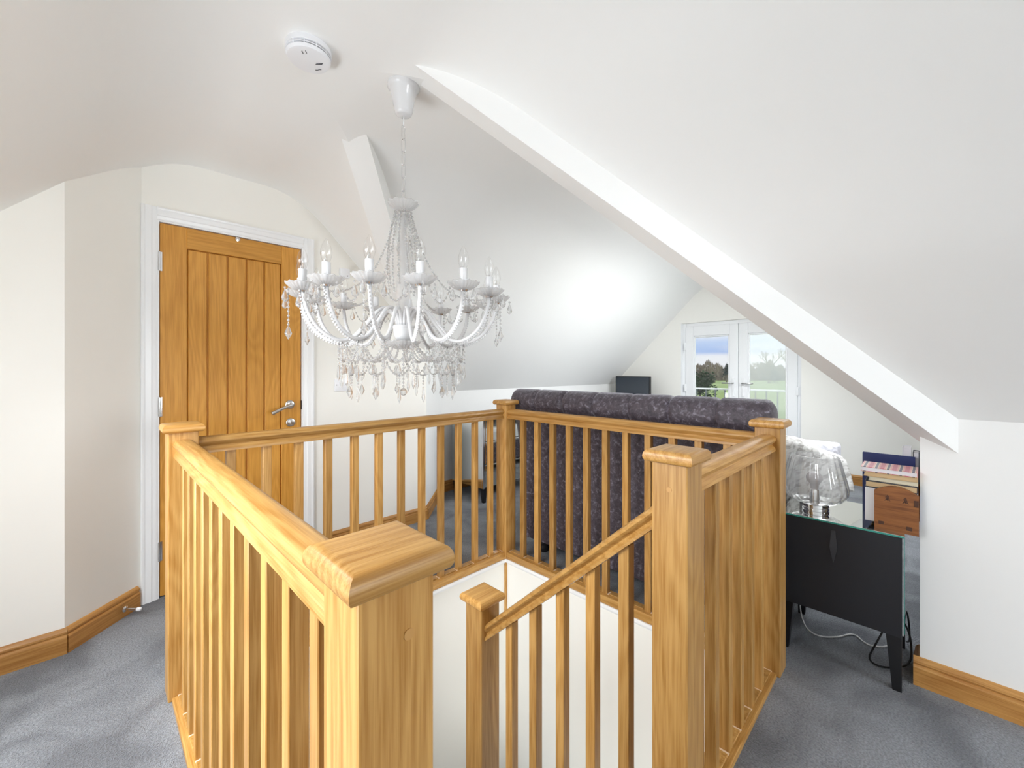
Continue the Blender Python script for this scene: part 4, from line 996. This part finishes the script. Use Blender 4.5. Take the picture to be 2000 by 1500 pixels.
# ------------------------------------------------------------------ French doors, balcony rail and the view
def french():
    XF = GX+.10
    d = put('door_2', None, None, (XF, (FY0+FY1)/2, 0)); tag(d, 'white glazed French doors in the gable wall', None, kind='structure')
    cy0 = (FY0+FY1)/2
    def fr(n, y0, y1, z0, z1, x0=-.035, x1=.035, m=UPVC, b=.006): return part(n, d, XF+x0, XF+x1, y0, y1, z0, z1, m, b, 2)
    fw = .045
    fr('frame', FY0, FY0+fw, 0, FZ); fr('frame', FY1-fw, FY1, 0, FZ); fr('frame', FY0+fw, FY1-fw, FZ-fw, FZ); fr('frame', FY0+fw, FY1-fw, 0, .04)
    mid = 1.640; st = .10
    for (a, b, gl) in ((mid+.003, FY1-fw, PANE), (FY0+fw, mid-.003, GLARE_PANE)):
        s_ = dict(x0=-.055, x1=.015)
        leaf = fr('leaf_stile', a, a+st, .04, FZ-fw, **s_); fr('leaf_stile', b-st, b, .04, FZ-fw, **s_)
        fr('leaf_rail', a+st, b-st, FZ-fw-.13, FZ-fw, **s_); fr('leaf_rail', a+st, b-st, .04, .16, **s_)
        fr('glazing_bead', a+st, a+st+.018, .16, FZ-fw-.13, -.045, -.01); fr('glazing_bead', b-st-.018, b-st, .16, FZ-fw-.13, -.045, -.01)
        fr('glazing_bead', a+st, b-st, FZ-fw-.15, FZ-fw-.13, -.045, -.01); fr('glazing_bead', a+st, b-st, .16, .178, -.045, -.01)
        fr('pane', a+st, b-st, .16, FZ-fw-.13, -.012, -.006, gl, 0)
        for z in (1.50, .95, .3): fr('hinge', (FY1-fw-.006 if a > mid else FY0+fw-.012), (FY1-fw+.018 if a > mid else FY0+fw+.012), z-.05, z+.05, -.072, -.05, UPVC, .004)
        yh = mid+.055 if a > mid else mid-.055
        h = fr('handle_plate', yh-.014, yh+.014, .86, 1.09, -.066, -.054, UPVC, .004)
        sg = 1 if a > mid else -1
        put('lever', B().tube([(-.005, 0, .05), (-.045, 0, .05), (-.05, sg*.03, .05), (-.05, sg*.12, .05)], .009, 10).mesh('lever', SATIN, smooth=True), h)
    put('reveal', B().box(-.1, -.036, (FY1-FY0)/2-.004, (FY1-FY0)/2, 0, FZ).box(-.1, -.036, -(FY1-FY0)/2, -(FY1-FY0)/2+.004, 0, FZ).mesh('reveal', GLOSSW), d)
    t = thing('balcony_railing', 'grey metal balcony railing with a white top rail outside the French doors', 'railing', (5.86, cy0, 0))
    GREY = plain('grey_metal', (.20, .22, .24), .4, .6); WRAIL = plain('white_rail', (.86, .87, .88), .3)  # white top rail; its colour also holds the bright reflection on it
    part('top_rail', t, 5.84, 5.88, .75, 2.55, .925, .945, WRAIL, .004); part('bottom_rail', t, 5.845, 5.875, .75, 2.55, .10, .12, GREY, .003)
    for y in (.76, 2.54): part('post', t, 5.845, 5.875, y-.012, y+.012, -.01, .925, GREY, .003)
    for i in range(15): part('bar', t, 5.853, 5.867, .80+.12*i-.007, .80+.12*i+.007, .12, .925, GREY, .002)
    struct('balcony_floor', B().box(GX+.22, 5.95, .7, 2.6, -.25, -.01).mesh('bal', plain('concrete', (.5, .5, .48), .8, bump=.3)))
french()

def outside():
    GZ = -2.75
    m, N, K, b = M('meadow_grass')
    t = N.new('ShaderNodeTexCoord'); n = N.new('ShaderNodeTexNoise'); n.inputs['Scale'].default_value = .06; n.inputs['Detail'].default_value = 6; K.new(t.outputs['Object'], n.inputs['Vector'])
    r = N.new('ShaderNodeValToRGB'); K.new(n.outputs[0], r.inputs[0]); r.color_ramp.elements[0].color = (.38, .52, .12, 1); r.color_ramp.elements[1].color = (.66, .74, .30, 1)
    K.new(r.outputs[0], b.inputs['Base Color']); b.inputs['Roughness'].default_value = .95
    o = put('meadow', B().quadmesh([(7, -300, GZ), (500, -300, GZ), (500, 400, GZ), (7, 400, GZ)], [(0, 1, 2, 3)]).mesh('meadow', m)); o['label'] = 'green meadow beyond the balcony'; o['kind'] = 'stuff'; o['category'] = 'grass'
    BARK = plain('bare_bark', (.22, .17, .13), .9, bump=.4, bscale=30)
    def leafm(name, c0, c1):
        m, N, K, b = M(name); t = N.new('ShaderNodeTexCoord'); n = N.new('ShaderNodeTexNoise'); n.inputs['Scale'].default_value = 1.5; K.new(t.outputs['Object'], n.inputs['Vector'])
        r = N.new('ShaderNodeValToRGB'); K.new(n.outputs[0], r.inputs[0]); r.color_ramp.elements[0].color = (*c0, 1); r.color_ramp.elements[1].color = (*c1, 1)
        K.new(r.outputs[0], b.inputs['Base Color']); b.inputs['Roughness'].default_value = .8; return m
    EVER = leafm('evergreen_leaf', (.012, .05, .012), (.05, .13, .03)); TWIG = leafm('bare_twig', (.30, .22, .16), (.45, .36, .28)); PINE = leafm('pine_leaf', (.015, .05, .05), (.05, .11, .10)); HEDGE = leafm('hedge_twig', (.30, .22, .18), (.52, .42, .33))
    def ray(px): u = (px-1000)/812; s_, c_ = sin(radians(45.1)), cos(radians(45.1)); return Vector((u*c_+s_, -u*s_+c_, 0))
    def bare(px, dist, h, seed, label, spread=.55):
        R_ = random.Random(seed); p0 = ray(px)*dist; p0.z = GZ
        t = thing('bare_tree', label, 'tree', p0, 'bare winter trees beyond the meadow')
        bt, bw = B(), B()
        def grow(p, d, ln, r, lv):
            q = p+d*ln
            (bt if lv < 2 else bw).tube([p, (p+q)/2+Vector((R_.uniform(-1, 1), R_.uniform(-1, 1), 0))*ln*.05, q], [r, r*.8, r*.6], 4 if lv > 1 else 6, caps=False)
            if lv == 5: return
            for _ in range(3 if lv < 4 else 4):
                nd = (d+Vector((R_.uniform(-1, 1), R_.uniform(-1, 1), R_.uniform(-.35, .6)))*spread*1.3).normalized()
                grow(q if R_.random() < .7 else p+d*ln*.7, nd, ln*R_.uniform(.6, .8), r*.58, lv+1)
        grow(Vector((0, 0, 0)), Vector((0, 0, 1)), h*.30, h*.03, 0)
        put('trunk', bt.mesh('trunk', BARK), t); w = put('twigs', bw.mesh('twigs', TWIG), t); w['kind'] = 'stuff'
    def leafy(px, dist, h, w, seed, mat, label, name, cone=False, n=1500):
        R_ = random.Random(seed); p0 = ray(px)*dist; p0.z = GZ
        t = thing(name, label, 'tree', p0)
        put('trunk', B().tube([(0, 0, 0), (.05, 0, h*.5), (0, 0, h*.8)], [h*.03, h*.022, h*.008], 8).mesh('trunk', BARK), t)
        b = B(); lobes = [(Vector((R_.gauss(0, .25)*w, R_.gauss(0, .25)*w, h*R_.uniform(.15, .85))), R_.uniform(.25, .45)*w) for _ in range(12)]
        for _ in range(n):
            c, r = R_.choice(lobes); v = Vector((R_.gauss(0, 1), R_.gauss(0, 1), R_.gauss(0, .8))).normalized()*r*R_.uniform(.6, 1); p = c+v
            if cone: f = max(.08, 1-p.z/h); p.x *= f*1.3; p.y *= f*1.3
            a = R_.uniform(0, 6.28); s_ = h*.035
            e1 = Vector((cos(a), sin(a), R_.uniform(-.5, .5)))*s_; e2 = Vector((-sin(a), cos(a), R_.uniform(-.8, .8)))*s_*.6
            b.quadmesh([p-e1, p+e2, p+e1, p-e2], [(0, 1, 2, 3)])
        f = put('foliage', b.mesh('foliage', mat, fix=False), t); f['kind'] = 'stuff'
    bare(1396, 128, 7.6, 3, 'bare rounded tree behind the dark evergreen bush', .8)
    bare(1464, 146, 9, 11, 'low bare tree over the hedge beside the middle stiles of the glass doors', .7)
    bare(1502, 120, 11.5, 5, 'tall thin bare tree behind the blue-green pine', .6)
    bare(1546, 144, 12.0, 8, 'bare spreading tree beyond the blue-green pine, next to the door frame', .65)
    leafy(1367, 45, 4.5, 2.0, 2, EVER, 'dark green evergreen bush close to the balcony', 'evergreen_bush', n=2000)
    leafy(1419, 130, 6.3, 3.2, 4, PINE, 'small dark conifer at the end of the hedge', 'conifer_tree', True, 700)
    leafy(1512, 122, 4.2, 3.4, 9, PINE, 'blue-green pine standing in front of the hedge', 'pine_tree', False, 900)
    # hedgerow
    R_ = random.Random(1); b = B()
    for i in range(9000):
        px = R_.uniform(1300, 1700); d_ = R_.uniform(150, 158); p = ray(px)*d_; p.z = GZ+R_.uniform(0, 1)**1.2*(5.6+1.0*sin(px*.11)+.7*sin(px*.31))
        a = R_.uniform(0, 6.28); s_ = .7
        b.quadmesh([p+Vector((cos(a), sin(a), 0))*s_*.4, p+Vector((0, 0, s_*1.3)), p-Vector((cos(a), sin(a), 0))*s_*.4, p-Vector((0, 0, s_*.6))], [(0, 1, 2, 3)])
    c0 = ray(1500)*78; o = put('hedgerow', b.mesh('hedgerow', HEDGE, fix=False)); tag(o, 'brown winter hedgerow along the far edge of the meadow', 'hedge', kind='stuff')
outside()
